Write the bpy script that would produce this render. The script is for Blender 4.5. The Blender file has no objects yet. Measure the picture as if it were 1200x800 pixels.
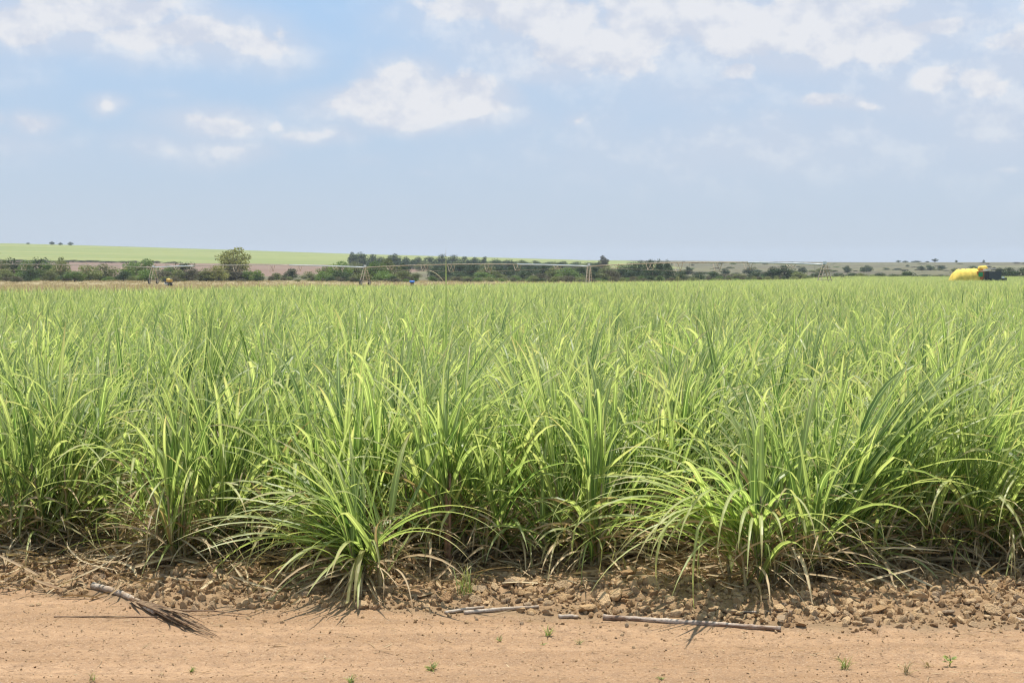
import bpy, math, random
import numpy as np

R = math.radians
sc = bpy.context.scene
COL = sc.collection
F = 1667.0            # focal length in pixels of the 1200 px wide photograph
CAMH = 1.7
TILT = math.atan(76.0 / F)

# ------------------------------------------------------------------ helpers
def ray(u, v):
    xc, yc = (u - 600) / F, -(v - 400) / F
    return np.array([xc, math.cos(TILT) + yc * math.sin(TILT), -math.sin(TILT) + yc * math.cos(TILT)])

def gp(u, v, z=0.0):
    """point on the height z seen at photo pixel (u, v)"""
    d = ray(u, v)
    t = (z - CAMH) / d[2]
    return np.array([d[0] * t, d[1] * t, z])

def _h(ix, iy, s):
    n = (ix.astype(np.int64) * 374761393 + iy.astype(np.int64) * 668265263 + s * 1442695041) & 0x7fffffff
    n = (n ^ (n >> 13)) * 1274126177 & 0x7fffffff
    n = (n ^ (n >> 16)) & 0xffffff
    return n / float(0xffffff)

def vnoise(x, y, s=0):
    ix, iy = np.floor(x), np.floor(y)
    fx, fy = x - ix, y - iy
    fx = fx * fx * (3 - 2 * fx); fy = fy * fy * (3 - 2 * fy)
    a, b = _h(ix, iy, s), _h(ix + 1, iy, s)
    c, d = _h(ix, iy + 1, s), _h(ix + 1, iy + 1, s)
    return (a * (1 - fx) + b * fx) * (1 - fy) + (c * (1 - fx) + d * fx) * fy

def fbm(x, y, s=0, o=4):
    r, a, t = 0, 1.0, 0
    for k in range(o):
        r = r + a * vnoise(x * 2 ** k + 17.3 * k, y * 2 ** k - 9.1 * k, s + k); t += a; a *= 0.5
    return r / t

def sstep(a, b, x):
    t = np.clip((x - a) / (b - a), 0, 1)
    return t * t * (3 - 2 * t)

def terrain(x, y):
    x = np.asarray(x, float); y = np.asarray(y, float)
    zc = np.interp(x, [-3000, -432, 65, 300, 3000], [48, 30.2, 15.6, 14.0, 15.5])
    g = np.interp(y, [130, 255, 283, 320, 450, 600, 760, 950, 1100, 1230, 1500, 2600],
                  [0, .004, .033, .040, .095, .21, .38, .66, .88, 1.0, 1.02, .8])
    z = zc * g
    z = z + sstep(400, 900, y) * (fbm(x / 120, y / 120, 5, 2) - .5) * 1.6
    return z

EU = [-400, 0, 110, 200, 300, 430, 600, 700, 900, 1000, 1200, 1600]
EV = [690, 693, 699, 716, 712, 712, 721, 725, 733, 738, 737, 730]
EP = np.array([gp(u, v) for u, v in zip(EU, EV)])
def edge_y(x, y):
    """depth at which the sand of the track gives way to the stones"""
    x = np.asarray(x, float); y = np.asarray(y, float)
    return np.interp(x, EP[:, 0], EP[:, 1]) + (fbm(x * 2.2, y * 2.2, 3, 3) - .5) * .28

def near_relief(x, y):
    """small relief of the track edge and the stony headland"""
    m = sstep(40, 14, y) * sstep(-6, 3, y)
    head = sstep(-.12, .45, y - edge_y(x, y))
    lump = (fbm(x * 4.5, y * 4.5, 11, 4) - .5) * .11 + .06
    sand = (fbm(x * .7, y * 5, 21, 4) - .5) * .04 + (fbm(x * 7, y * 10, 31, 4) - .5) * .016
    rut = -.022 * np.exp(-((y - 6.25 - .05 * np.sin(x * .6)) / .16) ** 2)
    return m * (head * lump + (1 - head) * (sand + rut))

def gz(x, y):
    return float(terrain(x, y) + near_relief(np.asarray(float(x)), np.asarray(float(y))))

# ------------------------------------------------------------------ object helpers
def tag(o, label=None, cat=None, group=None, kind=None):
    if label: o['label'] = label
    if cat: o['category'] = cat
    if group: o['group'] = group
    if kind: o['kind'] = kind
    return o

def empty(name, loc, rz=0, sc_=(1, 1, 1)):
    o = bpy.data.objects.new(name, None); COL.objects.link(o)
    o.location = loc; o.rotation_euler = (0, 0, rz); o.scale = sc_
    o.empty_display_size = .1
    return o

class MB:
    """collects faces, then links them as ONE mesh object"""
    def __init__(s):
        s.v, s.f, s.a = [], [], []
        s.n = 0
    def add(s, verts, faces, att=None):
        verts = np.asarray(verts, float).reshape(-1, 3)
        s.v.append(verts)
        s.f.extend([tuple(i + s.n for i in f) for f in faces])
        if att is None: att = np.zeros((len(verts), 4))
        att = np.asarray(att, float)
        if att.ndim == 1: att = np.tile(att, (len(verts), 1))
        s.a.append(att)
        s.n += len(verts)
    def box(s, c, d, rz=0):
        x, y, z = np.array(d) / 2
        P = np.array([[sx * x, sy * y, sz * z] for sx in (-1, 1) for sy in (-1, 1) for sz in (-1, 1)])
        ca, sa = math.cos(rz), math.sin(rz)
        P = np.c_[P[:, 0] * ca - P[:, 1] * sa, P[:, 0] * sa + P[:, 1] * ca, P[:, 2]] + np.array(c)
        s.add(P, [(0, 1, 3, 2), (4, 6, 7, 5), (0, 4, 5, 1), (2, 3, 7, 6), (0, 2, 6, 4), (1, 5, 7, 3)])
    def tube(s, pts, rad, n=6, att=None, cap=True):
        pts = np.asarray(pts, float)
        if np.isscalar(rad): rad = [rad] * len(pts)
        V = []
        for i, p in enumerate(pts):
            t = pts[min(i + 1, len(pts) - 1)] - pts[max(i - 1, 0)]
            t = t / (np.linalg.norm(t) + 1e-9)
            up = np.array([0, 0, 1.]) if abs(t[2]) < .9 else np.array([1., 0, 0])
            a = np.cross(t, up); a /= np.linalg.norm(a); b = np.cross(t, a)
            for k in range(n):
                w = 2 * math.pi * k / n
                V.append(p + rad[i] * (a * math.cos(w) + b * math.sin(w)))
        f = []
        for i in range(len(pts) - 1):
            for k in range(n):
                k2 = (k + 1) % n
                f.append((i * n + k, i * n + k2, (i + 1) * n + k2, (i + 1) * n + k))
        if cap:
            f.append(tuple(range(n))[::-1]); f.append(tuple((len(pts) - 1) * n + k for k in range(n)))
        s.add(V, f, att)
    def mesh(s, name, mat, smooth=False):
        me = bpy.data.meshes.new(name)
        V = np.concatenate(s.v); me.from_pydata(V.tolist(), [], s.f)
        at = me.attributes.new('lf', 'FLOAT_COLOR', 'POINT')
        at.data.foreach_set('color', np.concatenate(s.a).astype(np.float32).ravel())
        if smooth: me.polygons.foreach_set('use_smooth', [True] * len(me.polygons))
        me.materials.append(mat); me.update()
        return me
    def build(s, name, mat, parent=None, smooth=False):
        o = bpy.data.objects.new(name, s.mesh(name, mat, smooth)); COL.objects.link(o)
        if parent: o.parent = parent
        return o

def inst(name, me, parent=None):
    o = bpy.data.objects.new(name, me); COL.objects.link(o)
    if parent: o.parent = parent
    return o

# ------------------------------------------------------------------ materials
class NT:
    def __init__(s, nt):
        s.nt = nt; nt.nodes.clear()
    def n(s, typ, **kw):
        nd = s.nt.nodes.new(typ)
        for k, v in kw.items():
            if k.startswith('i_'):
                k = k[2:]
                nd.inputs[int(k) if k.isdigit() else k.replace('_', ' ')].default_value = v
            else: setattr(nd, k, v)
        return nd
    def l(s, a, b): s.nt.links.new(a, b)
    def _in(s, sock, v):
        if isinstance(v, bpy.types.NodeSocket): s.l(v, sock)
        elif v is not None: sock.default_value = v
    def math(s, op, a, b=None, c=None, clamp=False):
        m = s.n('ShaderNodeMath', operation=op); m.use_clamp = clamp
        s._in(m.inputs[0], a); s._in(m.inputs[1], b); s._in(m.inputs[2], c)
        return m.outputs[0]
    def vmath(s, op, a, b=None):
        m = s.n('ShaderNodeVectorMath', operation=op)
        s._in(m.inputs[0], a); s._in(m.inputs[1], b)
        return m
    def mix(s, f, a, b, blend='MIX'):
        m = s.n('ShaderNodeMix', data_type='RGBA', blend_type=blend)
        s._in(m.inputs[0], f)
        for q, x in ((6, a), (7, b)):
            if isinstance(x, tuple) and len(x) == 3: x = (*x, 1)
            s._in(m.inputs[q], x)
        return m.outputs[2]
    def rng(s, v, a, b, c=0., d=1., smooth=False):
        m = s.n('ShaderNodeMapRange', interpolation_type='SMOOTHSTEP' if smooth else 'LINEAR')
        s._in(m.inputs[0], v)
        for i, x in enumerate((a, b, c, d)): s._in(m.inputs[i + 1], x)
        return m.outputs[0]
    def noise(s, vec, scale, detail=4, rough=.55):
        m = s.n('ShaderNodeTexNoise'); s._in(m.inputs['Vector'], vec)
        m.inputs['Scale'].default_value = scale; m.inputs['Detail'].default_value = detail
        m.inputs['Roughness'].default_value = rough
        return m.outputs[0]

def newmat(name):
    m = bpy.data.materials.new(name); m.use_nodes = True
    return m, NT(m.node_tree)

def simple(name, col, rough=.6, var=.15, scale=30, metal=0, bump=0.0, spec=.4):
    m, t = newmat(name)
    tc = t.n('ShaderNodeTexCoord')
    nz = t.noise(tc.outputs['Object'], scale)
    c = t.mix(t.rng(nz, .3, .7), tuple(x * (1 - var) for x in col), tuple(min(1, x * (1 + var)) for x in col))
    b = t.n('ShaderNodeBsdfPrincipled', i_Roughness=rough, i_Metallic=metal)
    b.inputs['Specular IOR Level'].default_value = spec
    t.l(c, b.inputs['Base Color'])
    if bump:
        bp = t.n('ShaderNodeBump', i_Strength=bump, i_Distance=.02)
        t.l(nz, bp.inputs['Height']); t.l(bp.outputs[0], b.inputs['Normal'])
    o = t.n('ShaderNodeOutputMaterial'); t.l(b.outputs[0], o.inputs[0])
    return m

def leafmat(name, ga, gb, tip, dry, transl=.4, rough=.45, spec=.35, tcol=1.25):
    """lf.r along the blade, lf.g across (0..1), lf.b random per leaf, lf.a dryness"""
    m, t = newmat(name)
    at = t.n('ShaderNodeAttribute', attribute_name='lf')
    sp = t.n('ShaderNodeSeparateColor'); t.l(at.outputs['Color'], sp.inputs[0])
    oi = t.n('ShaderNodeObjectInfo')
    tc = t.n('ShaderNodeTexCoord')
    nz = t.noise(tc.outputs['Object'], 9, 3)
    g = t.mix(sp.outputs[2], ga, gb)
    hsv = t.n('ShaderNodeHueSaturation')
    t.l(g, hsv.inputs['Color'])
    ge = t.n('ShaderNodeNewGeometry')
    pn = t.noise(ge.outputs['Position'], .22, 3)
    t.l(t.math('MULTIPLY', t.rng(oi.outputs['Random'], 0, 1, .84, 1.16), t.rng(pn, .3, .7, .80, 1.18)), hsv.inputs['Value'])
    g = hsv.outputs[0]
    # yellowing towards the tip, stronger on some leaves
    w = t.math('MULTIPLY', t.rng(sp.outputs[0], .35, 1.0, smooth=True), t.rng(sp.outputs[2], .2, 1, .25, .95))
    g = t.mix(w, g, tip)
    # pale midrib
    mid = t.math('ABSOLUTE', t.math('SUBTRACT', sp.outputs[1], .5))
    g = t.mix(t.rng(mid, .04, .12, .7, 0), g, tuple(min(1, x * 1.8 + .05) for x in gb))
    burnt = t.math('MULTIPLY', t.rng(sp.outputs[0], .72, 1.0, smooth=True), t.rng(sp.outputs[2], .70, .9, 0, .8))
    g = t.mix(burnt, g, tuple(x * .9 for x in dry))
    d = t.math('ADD', at.outputs['Alpha'], t.math('MULTIPLY', t.math('SUBTRACT', nz, .5), t.math('MULTIPLY', at.outputs['Alpha'], 1.0)), clamp=True)
    g = t.mix(d, g, t.mix(nz, tuple(x * .55 for x in dry), dry))
    b = t.n('ShaderNodeBsdfPrincipled', i_Roughness=rough)
    b.inputs['Specular IOR Level'].default_value = spec
    t.l(g, b.inputs['Base Color'])
    tr = t.n('ShaderNodeBsdfTranslucent')
    t.l(t.mix(1.0, g, (tcol * 1.0, tcol * 1.04, tcol * .68), 'MULTIPLY'), tr.inputs[0])
    mx = t.n('ShaderNodeMixShader'); mx.inputs[0].default_value = transl
    t.l(b.outputs[0], mx.inputs[1]); t.l(tr.outputs[0], mx.inputs[2])
    o = t.n('ShaderNodeOutputMaterial'); t.l(mx.outputs[0], o.inputs[0])
    return m

STRAW = (.46, .33, .18)
M = {}
M['cane'] = leafmat('cane_leaf', (.098, .180, .046), (.385, .455, .160), (.66, .63, .31), STRAW, transl=.54, rough=.42, spec=.45)
M['straw'] = leafmat('dry_leaf', (.40, .28, .15), (.60, .47, .29), (.60, .48, .30), (.36, .22, .12), transl=.2, rough=.7, spec=.2, tcol=1.0)
M['weed'] = leafmat('weed_leaf', (.15, .215, .05), (.28, .34, .10), (.46, .42, .17), STRAW, transl=.35)
M['drygrass'] = leafmat('dry_grass_blade', (.26, .20, .10), (.42, .33, .18), (.48, .38, .22), (.3, .22, .12), transl=.25, rough=.7, spec=.2, tcol=1.0)
M['crown_dark'] = leafmat('crown_dark', (.036, .062, .024), (.075, .108, .042), (.08, .11, .045), STRAW, transl=.25, rough=.6, spec=.25)
M['crown_green'] = leafmat('crown_green', (.095, .155, .036), (.185, .26, .07), (.14, .20, .05), STRAW, transl=.3, rough=.55, spec=.25)
M['crown_olive'] = leafmat('crown_olive', (.12, .14, .05), (.225, .24, .095), (.18, .18, .08), STRAW, transl=.28, rough=.6, spec=.25)
M['crown_pale'] = leafmat('crown_pale', (.165, .172, .058), (.30, .295, .11), (.28, .25, .11), STRAW, transl=.3, rough=.6, spec=.2)
M['crown_grey'] = leafmat('crown_grey', (.085, .080, .050), (.15, .135, .085), (.15, .13, .08), STRAW, transl=.2, rough=.7, spec=.2)
M['bark'] = simple('bark', (.17, .14, .11), .85, .3, 12, bump=.4, spec=.15)
M['stalk'] = simple('cane_stalk', (.30, .24, .12), .55, .45, 14, bump=.1)
M['stalk_red'] = simple('cane_stalk_base', (.24, .135, .075), .6, .6, 26, bump=.3)
M['galv'] = simple('galvanised_pipe', (.40, .36, .29), .45, .15, .8, .35)
M['galv_new'] = simple('new_pipe_coat', (.55, .58, .58), .45, .10, .8, .3)
M['rust'] = simple('weathered_steel', (.44, .345, .24), .7, .3, 3)
M['rubber'] = simple('tyre_rubber', (.025, .025, .027), .85, .2, 20)
M['tarp'] = simple('yellow_tarpaulin', (.84, .58, .11), .75, .22, 2.2, bump=.6, spec=.2)
M['green_paint'] = simple('green_paint', (.02, .33, .10), .4, .1, 5)
M['dark_metal'] = simple('dark_grey_metal', (.065, .072, .078), .5, .2, 5)
M['white_paint'] = simple('white_paint', (.78, .78, .76), .45, .05, 4)
M['pale_roof'] = simple('pale_roof', (.60, .52, .50), .5, .05, 4)
M['orange_paint'] = simple('orange_frame', (.55, .15, .04), .5, .1, 5)
M['yellow_paint'] = simple('yellow_paint', (.66, .42, .10), .6, .1, 4)
M['blue_plastic'] = simple('blue_plastic', (.06, .22, .66), .4, .1, 6)
M['brown_box'] = simple('brown_timber', (.20, .12, .06), .75, .2, 9)
M['glass_dark'] = simple('dark_glass', (.02, .025, .03), .1, .1, 3)

def stickmat(name, a, b, dark, scale=60):
    m, t = newmat(name)
    tc = t.n('ShaderNodeTexCoord')
    mp = t.n('ShaderNodeMapping'); mp.inputs['Scale'].default_value = (1, 5, 5)
    t.l(tc.outputs['Object'], mp.inputs[0])
    n1 = t.noise(mp.outputs[0], 7, 6, .65); n2 = t.noise(mp.outputs[0], scale, 3)
    c = t.mix(t.rng(n1, .42, .58), a, b)
    c = t.mix(t.rng(n2, .52, .68, 0, .85), c, dark)
    p = t.n('ShaderNodeBsdfPrincipled', i_Roughness=.7); p.inputs['Specular IOR Level'].default_value = .25
    t.l(c, p.inputs['Base Color'])
    bp = t.n('ShaderNodeBump', i_Strength=.5, i_Distance=.006); t.l(n1, bp.inputs['Height']); t.l(bp.outputs[0], p.inputs['Normal'])
    o = t.n('ShaderNodeOutputMaterial'); t.l(p.outputs[0], o.inputs[0])
    return m
M['stick'] = stickmat('weathered_stalk', (.52, .43, .34), (.22, .135, .085), (.055, .04, .033))
M['stick_pale'] = stickmat('bleached_stalk', (.50, .42, .33), (.34, .25, .17), (.10, .065, .045))
M['fibre'] = stickmat('stalk_fibre', (.34, .23, .13), (.20, .12, .07), (.06, .04, .03))

def stonemat():
    m, t = newmat('brown_stone')
    tc = t.n('ShaderNodeTexCoord'); oi = t.n('ShaderNodeObjectInfo')
    n1 = t.noise(tc.outputs['Object'], 3.0, 5)
    rp = t.n('ShaderNodeValToRGB'); e = rp.color_ramp
    cols = [(0, (.32, .185, .09)), (.25, (.48, .30, .145)), (.5, (.60, .40, .21)), (.72, (.68, .47, .26)), (.92, (.47, .325, .19)), (1, (.32, .245, .17))]
    while len(e.elements) < len(cols): e.elements.new(.5)
    for k, (p, c) in enumerate(cols): e.elements[k].position = p; e.elements[k].color = (*c, 1)
    t.l(oi.outputs['Random'], rp.inputs[0])
    c = t.mix(t.rng(n1, .35, .7, 0, .55), rp.outputs[0], (.48, .31, .165))
    p = t.n('ShaderNodeBsdfPrincipled', i_Roughness=.85); p.inputs['Specular IOR Level'].default_value = .2
    t.l(c, p.inputs['Base Color'])
    bp = t.n('ShaderNodeBump', i_Strength=.6, i_Distance=.15); t.l(t.noise(tc.outputs['Object'], 6, 6), bp.inputs['Height']); t.l(bp.outputs[0], p.inputs['Normal'])
    o = t.n('ShaderNodeOutputMaterial'); t.l(p.outputs[0], o.inputs[0])
    return m
M['stone'] = stonemat()

def groundmat():
    m, t = newmat('ground_soil')
    za = t.n('ShaderNodeAttribute', attribute_name='za'); sa = t.n('ShaderNodeSeparateColor'); t.l(za.outputs['Color'], sa.inputs[0])
    zb = t.n('ShaderNodeAttribute', attribute_name='zb'); sb = t.n('ShaderNodeSeparateColor'); t.l(zb.outputs['Color'], sb.inputs[0])
    ge = t.n('ShaderNodeNewGeometry'); P = ge.outputs['Position']
    st = t.n('ShaderNodeMapping'); st.inputs['Scale'].default_value = (.22, 3.2, 1); t.l(P, st.inputs[0])
    big = t.noise(st.outputs[0], 1.6, 5); mid = t.noise(P, 14, 5, .62); fine = t.noise(P, 120, 4, .65); grit = t.noise(P, 60, 2, .5)
    # track sand
    sand = t.mix(t.rng(big, .32, .68), (.30, .180, .096), (.445, .28, .160))
    sand = t.mix(t.rng(mid, .42, .68, 0, .8), sand, (.27, .17, .10))
    sand = t.mix(t.rng(fine, .52, .68, 0, .7), sand, (.54, .39, .255))
    sand = t.mix(t.rng(grit, .60, .68, 0, .8), sand, (.17, .105, .06))
    # headland soil and the floor of the cane
    head = t.mix(t.rng(mid, .3, .7), (.20, .125, .068), (.38, .25, .14))
    head = t.mix(t.rng(fine, .55, .72, 0, .6), head, (.36, .24, .14))
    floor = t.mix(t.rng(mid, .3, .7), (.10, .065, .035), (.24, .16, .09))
    dg1 = t.noise(P, .12, 6, .7); dg2 = t.noise(P, 1.2, 4, .7)
    dgr = t.mix(t.rng(dg1, .35, .65), (.26, .20, .115), (.35, .28, .155))
    dgr = t.mix(t.rng(dg2, .45, .7, 0, .6), dgr, (.25, .235, .10))
    # far land
    f1 = t.noise(P, .012, 6, .65); f2 = t.noise(P, .09, 5, .7); rows = t.noise(P, .5, 2)
    scrub = t.mix(t.rng(f1, .38, .62), (.125, .105, .07), (.175, .165, .085))
    scrub = t.mix(t.rng(f2, .47, .60, 0, .8), scrub, (.065, .072, .042))
    bare = t.mix(t.rng(f1, .35, .65), (.18, .118, .085), (.215, .15, .11))
    bare = t.mix(t.rng(f2, .5, .72, 0, .5), bare, (.13, .095, .065))
    fst = t.n('ShaderNodeMapping'); fst.inputs['Scale'].default_value = (.12, 1, 1); t.l(P, fst.inputs[0])
    f3 = t.noise(fst.outputs[0], .03, 5, .65)
    green = t.mix(t.rng(f3, .36, .64), (.165, .205, .065), (.255, .265, .10))
    green = t.mix(t.rng(f2, .5, .7, 0, .4), green, (.14, .175, .06))
    fs2 = t.n('ShaderNodeMapping'); fs2.inputs['Scale'].default_value = (.06, 1, 1); t.l(P, fs2.inputs[0])
    green = t.mix(t.rng(t.noise(fs2.outputs[0], .11, 4, .6), .50, .66, 0, .55), green, (.15, .165, .06))
    green = t.mix(t.rng(t.noise(fs2.outputs[0], .05, 3, .6), .60, .70, 0, .5), green, (.30, .27, .13))
    c = scrub
    c = t.mix(t.rng(t.math('ADD', sb.outputs[0], t.math('MULTIPLY', t.math('SUBTRACT', f2, .5), .5)), .42, .58), c, bare)
    c = t.mix(t.rng(t.math('ADD', sb.outputs[1], t.math('MULTIPLY', t.math('SUBTRACT', f2, .5), .25)), .42, .58), c, green)
    c = t.mix(t.rng(t.math('ADD', za.outputs['Alpha'], t.math('MULTIPLY', t.math('SUBTRACT', dg1, .5), .5)), .4, .6), c, dgr)
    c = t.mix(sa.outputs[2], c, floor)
    c = t.mix(sa.outputs[1], c, head)
    c = t.mix(sa.outputs[0], c, sand)
    p = t.n('ShaderNodeBsdfPrincipled', i_Roughness=.95); p.inputs['Specular IOR Level'].default_value = .1
    t.l(c, p.inputs['Base Color'])
    bp = t.n('ShaderNodeBump', i_Strength=.9, i_Distance=.02)
    t.l(t.math('ADD', t.math('MULTIPLY', mid, 1.2), t.math('MULTIPLY', fine, .5)), bp.inputs['Height']); t.l(bp.outputs[0], p.inputs['Normal'])
    o = t.n('ShaderNodeOutputMaterial'); t.l(p.outputs[0], o.inputs[0])
    return m
M['ground'] = groundmat()

# ------------------------------------------------------------------ ground sheet
def grow(a, step, g, end):
    r = [a]; s = step
    while r[-1] < end: s = min(s * g, 260 if r[-1] > 1500 else 9); r.append(r[-1] + s)
    return r
xs = np.arange(0, 4.2, .028).tolist(); xs = xs[:-1] + grow(xs[-1], .03, 1.09, 3000)
xs = np.array([-x for x in xs[:0:-1]] + xs)
ys = np.arange(5.0, 9.6, .024).tolist(); ys = ys[:-1] + grow(ys[-1], .03, 1.07, 3000)
yb = [5.0 - (q - 5.0) for q in grow(5.0, .04, 1.25, 3000)][1:]
ys = np.array(yb[::-1] + ys)
X, Y = np.meshgrid(xs, ys)
Z = terrain(X, Y) + near_relief(X, Y)

def field_edge(x):
    return np.minimum(124 + 2.6 * x, 335)

def zones(X, Y):
    yy = Y + (fbm(X * 7, Y * 7, 8, 3) - .5) * .22
    ey = edge_y(X, Y)
    sand = sstep(.14, -.08, yy - ey) * sstep(1.5, 3.0, Y)
    head = sstep(9.4, 8.7, yy) * (1 - sstep(.14, -.08, yy - ey))
    fe = field_edge(X)
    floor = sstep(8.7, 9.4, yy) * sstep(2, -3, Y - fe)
    dgrass = np.where(Y > fe - 2, 1., 0.) * sstep(345, 300, Y) + sstep(2.5, 1.5, Y)
    bare = sstep(400, 440, Y) * sstep(775, 765, Y) * sstep(-20, -120, X) + sstep(520, 560, Y) * sstep(-90, -60, X) * sstep(-30, -45, X) * .6
    green = sstep(762, 770, Y) * sstep(130, 60, X) * sstep(2500, 1500, Y)
    strip = (np.abs(Y - 1195 - X * .05) < 22) * 1.0
    green = green * (1 - .0 * strip)
    A = np.stack([sand, head, floor, np.clip(dgrass, 0, 1)], -1)
    B = np.stack([np.clip(bare, 0, 1), green, 0 * X, 0 * X + 1], -1)
    return A, B

def grid_mesh(name, X, Y, Z, mat, A, B):
    ny, nx = X.shape
    me = bpy.data.meshes.new(name)
    V = np.stack([X, Y, Z], -1).reshape(-1, 3)
    idx = np.arange(nx * ny).reshape(ny, nx)
    Q = np.stack([idx[:-1, :-1], idx[:-1, 1:], idx[1:, 1:], idx[1:, :-1]], -1).reshape(-1, 4)
    me.vertices.add(len(V)); me.vertices.foreach_set('co', V.astype(np.float32).ravel())
    me.loops.add(Q.size); me.loops.foreach_set('vertex_index', Q.astype(np.int32).ravel())
    me.polygons.add(len(Q)); me.polygons.foreach_set('loop_start', (np.arange(len(Q)) * 4).astype(np.int32))
    me.polygons.foreach_set('use_smooth', np.ones(len(Q), bool))
    me.update(); me.validate()
    for nm, arr in (('za', A), ('zb', B)):
        at = me.attributes.new(nm, 'FLOAT_COLOR', 'POINT'); at.data.foreach_set('color', arr.reshape(-1, 4).astype(np.float32).ravel())
    me.materials.append(mat)
    o = bpy.data.objects.new(name, me); COL.objects.link(o)
    return o
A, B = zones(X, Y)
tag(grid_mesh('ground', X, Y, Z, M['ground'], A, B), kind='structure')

# ------------------------------------------------------------------ scatter by geometry nodes (stuff only)
def scatter(name, meshes, pos, rot, scl, idx):
    """one object: instances of the given meshes on points"""
    pc = bpy.data.collections.new(name + '_kinds')
    for i, me in enumerate(meshes):
        pc.objects.link(bpy.data.objects.new('%s_kind_%03d' % (name, i), me))
    me = bpy.data.meshes.new(name)
    me.vertices.add(len(pos)); me.vertices.foreach_set('co', np.asarray(pos, np.float32).ravel())
    a = me.attributes.new('rot', 'FLOAT_VECTOR', 'POINT'); a.data.foreach_set('vector', np.asarray(rot, np.float32).ravel())
    a = me.attributes.new('scl', 'FLOAT_VECTOR', 'POINT'); a.data.foreach_set('vector', np.asarray(scl, np.float32).ravel())
    a = me.attributes.new('idx', 'INT', 'POINT'); a.data.foreach_set('value', np.asarray(idx, np.int32))
    o = bpy.data.objects.new(name, me); COL.objects.link(o)
    ng = bpy.data.node_groups.new(name, 'GeometryNodeTree')
    ng.interface.new_socket('Geometry', in_out='INPUT', socket_type='NodeSocketGeometry')
    ng.interface.new_socket('Geometry', in_out='OUTPUT', socket_type='NodeSocketGeometry')
    N = ng.nodes.new; L = ng.links.new
    gi, go = N('NodeGroupInput'), N('NodeGroupOutput')
    ci = N('GeometryNodeCollectionInfo'); ci.inputs[0].default_value = pc
    ci.inputs['Separate Children'].default_value = True; ci.inputs['Reset Children'].default_value = True
    ip = N('GeometryNodeInstanceOnPoints'); ip.inputs['Pick Instance'].default_value = True
    def attr(nm, ty):
        q = N('GeometryNodeInputNamedAttribute'); q.data_type = ty; q.inputs[0].default_value = nm
        return q.outputs[0]
    e2r = N('FunctionNodeEulerToRotation')
    L(gi.outputs[0], ip.inputs['Points']); L(ci.outputs[0], ip.inputs['Instance'])
    L(attr('idx', 'INT'), ip.inputs['Instance Index'])
    L(attr('rot', 'FLOAT_VECTOR'), e2r.inputs[0]); L(e2r.outputs[0], ip.inputs['Rotation'])
    L(attr('scl', 'FLOAT_VECTOR'), ip.inputs['Scale'])
    L(ip.outputs[0], go.inputs[0])
    md = o.modifiers.new('scatter', 'NODES'); md.node_group = ng
    return o

# ------------------------------------------------------------------ sugarcane
rng = np.random.default_rng(7)
U = lambda a, b: float(rng.uniform(a, b))

def blade(mb, p0, az, lean, L, W, droop, pw=1.7, n=9, twist=0., azc=0., fold=None, rnd=.5, dry=0., v3=True, zmin=None):
    s = np.linspace(0, 1, n + 1)
    th = lean + droop * s ** pw
    if fold: th = th + np.where(s > fold[0], fold[1], 0)
    a = az + azc * s
    d = np.stack([np.sin(th) * np.cos(a), np.sin(th) * np.sin(a), np.cos(th)], -1)
    P = np.zeros((n + 1, 3)); P[0] = p0
    for i in range(n): P[i + 1] = P[i] + (d[i] + d[i + 1]) * .5 * L / n
    if zmin is not None:
        P[:, 2] = np.maximum(P[:, 2], zmin + .004 * np.arange(n + 1) / n)
    side = np.stack([-np.sin(a), np.cos(a), 0 * a], -1)
    nrm = np.cross(side, d)
    tw = twist * (.3 + s)
    sd = side * np.cos(tw)[:, None] + nrm * np.sin(tw)[:, None]
    nm = np.cross(sd, d)
    w = W * .5 * np.clip(.45 + s * 3.2, 0, 1) * np.clip(1 - s ** 2.6, 0.02, 1) ** .9
    if v3:
        dep = (w * .42 * (1 - .4 * s))[:, None]
        V = np.stack([P - sd * w[:, None] - nm * dep, P, P + sd * w[:, None] - nm * dep], 1).reshape(-1, 3)
        at = np.array([[si, q, rnd, dry] for si in s for q in (0, .5, 1)])
        f = []
        for i in range(n):
            for k in range(2): f.append((3 * i + k, 3 * i + k + 1, 3 * i + 4 + k, 3 * i + 3 + k))
    else:
        V = np.stack([P - sd * w[:, None], P + sd * w[:, None]], 1).reshape(-1, 3)
        at = np.array([[si, q, rnd, dry] for si in s for q in (.15, .45)])
        f = [(2 * i, 2 * i + 1, 2 * i + 3, 2 * i + 2) for i in range(n)]
    mb.add(V, f, at)

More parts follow.
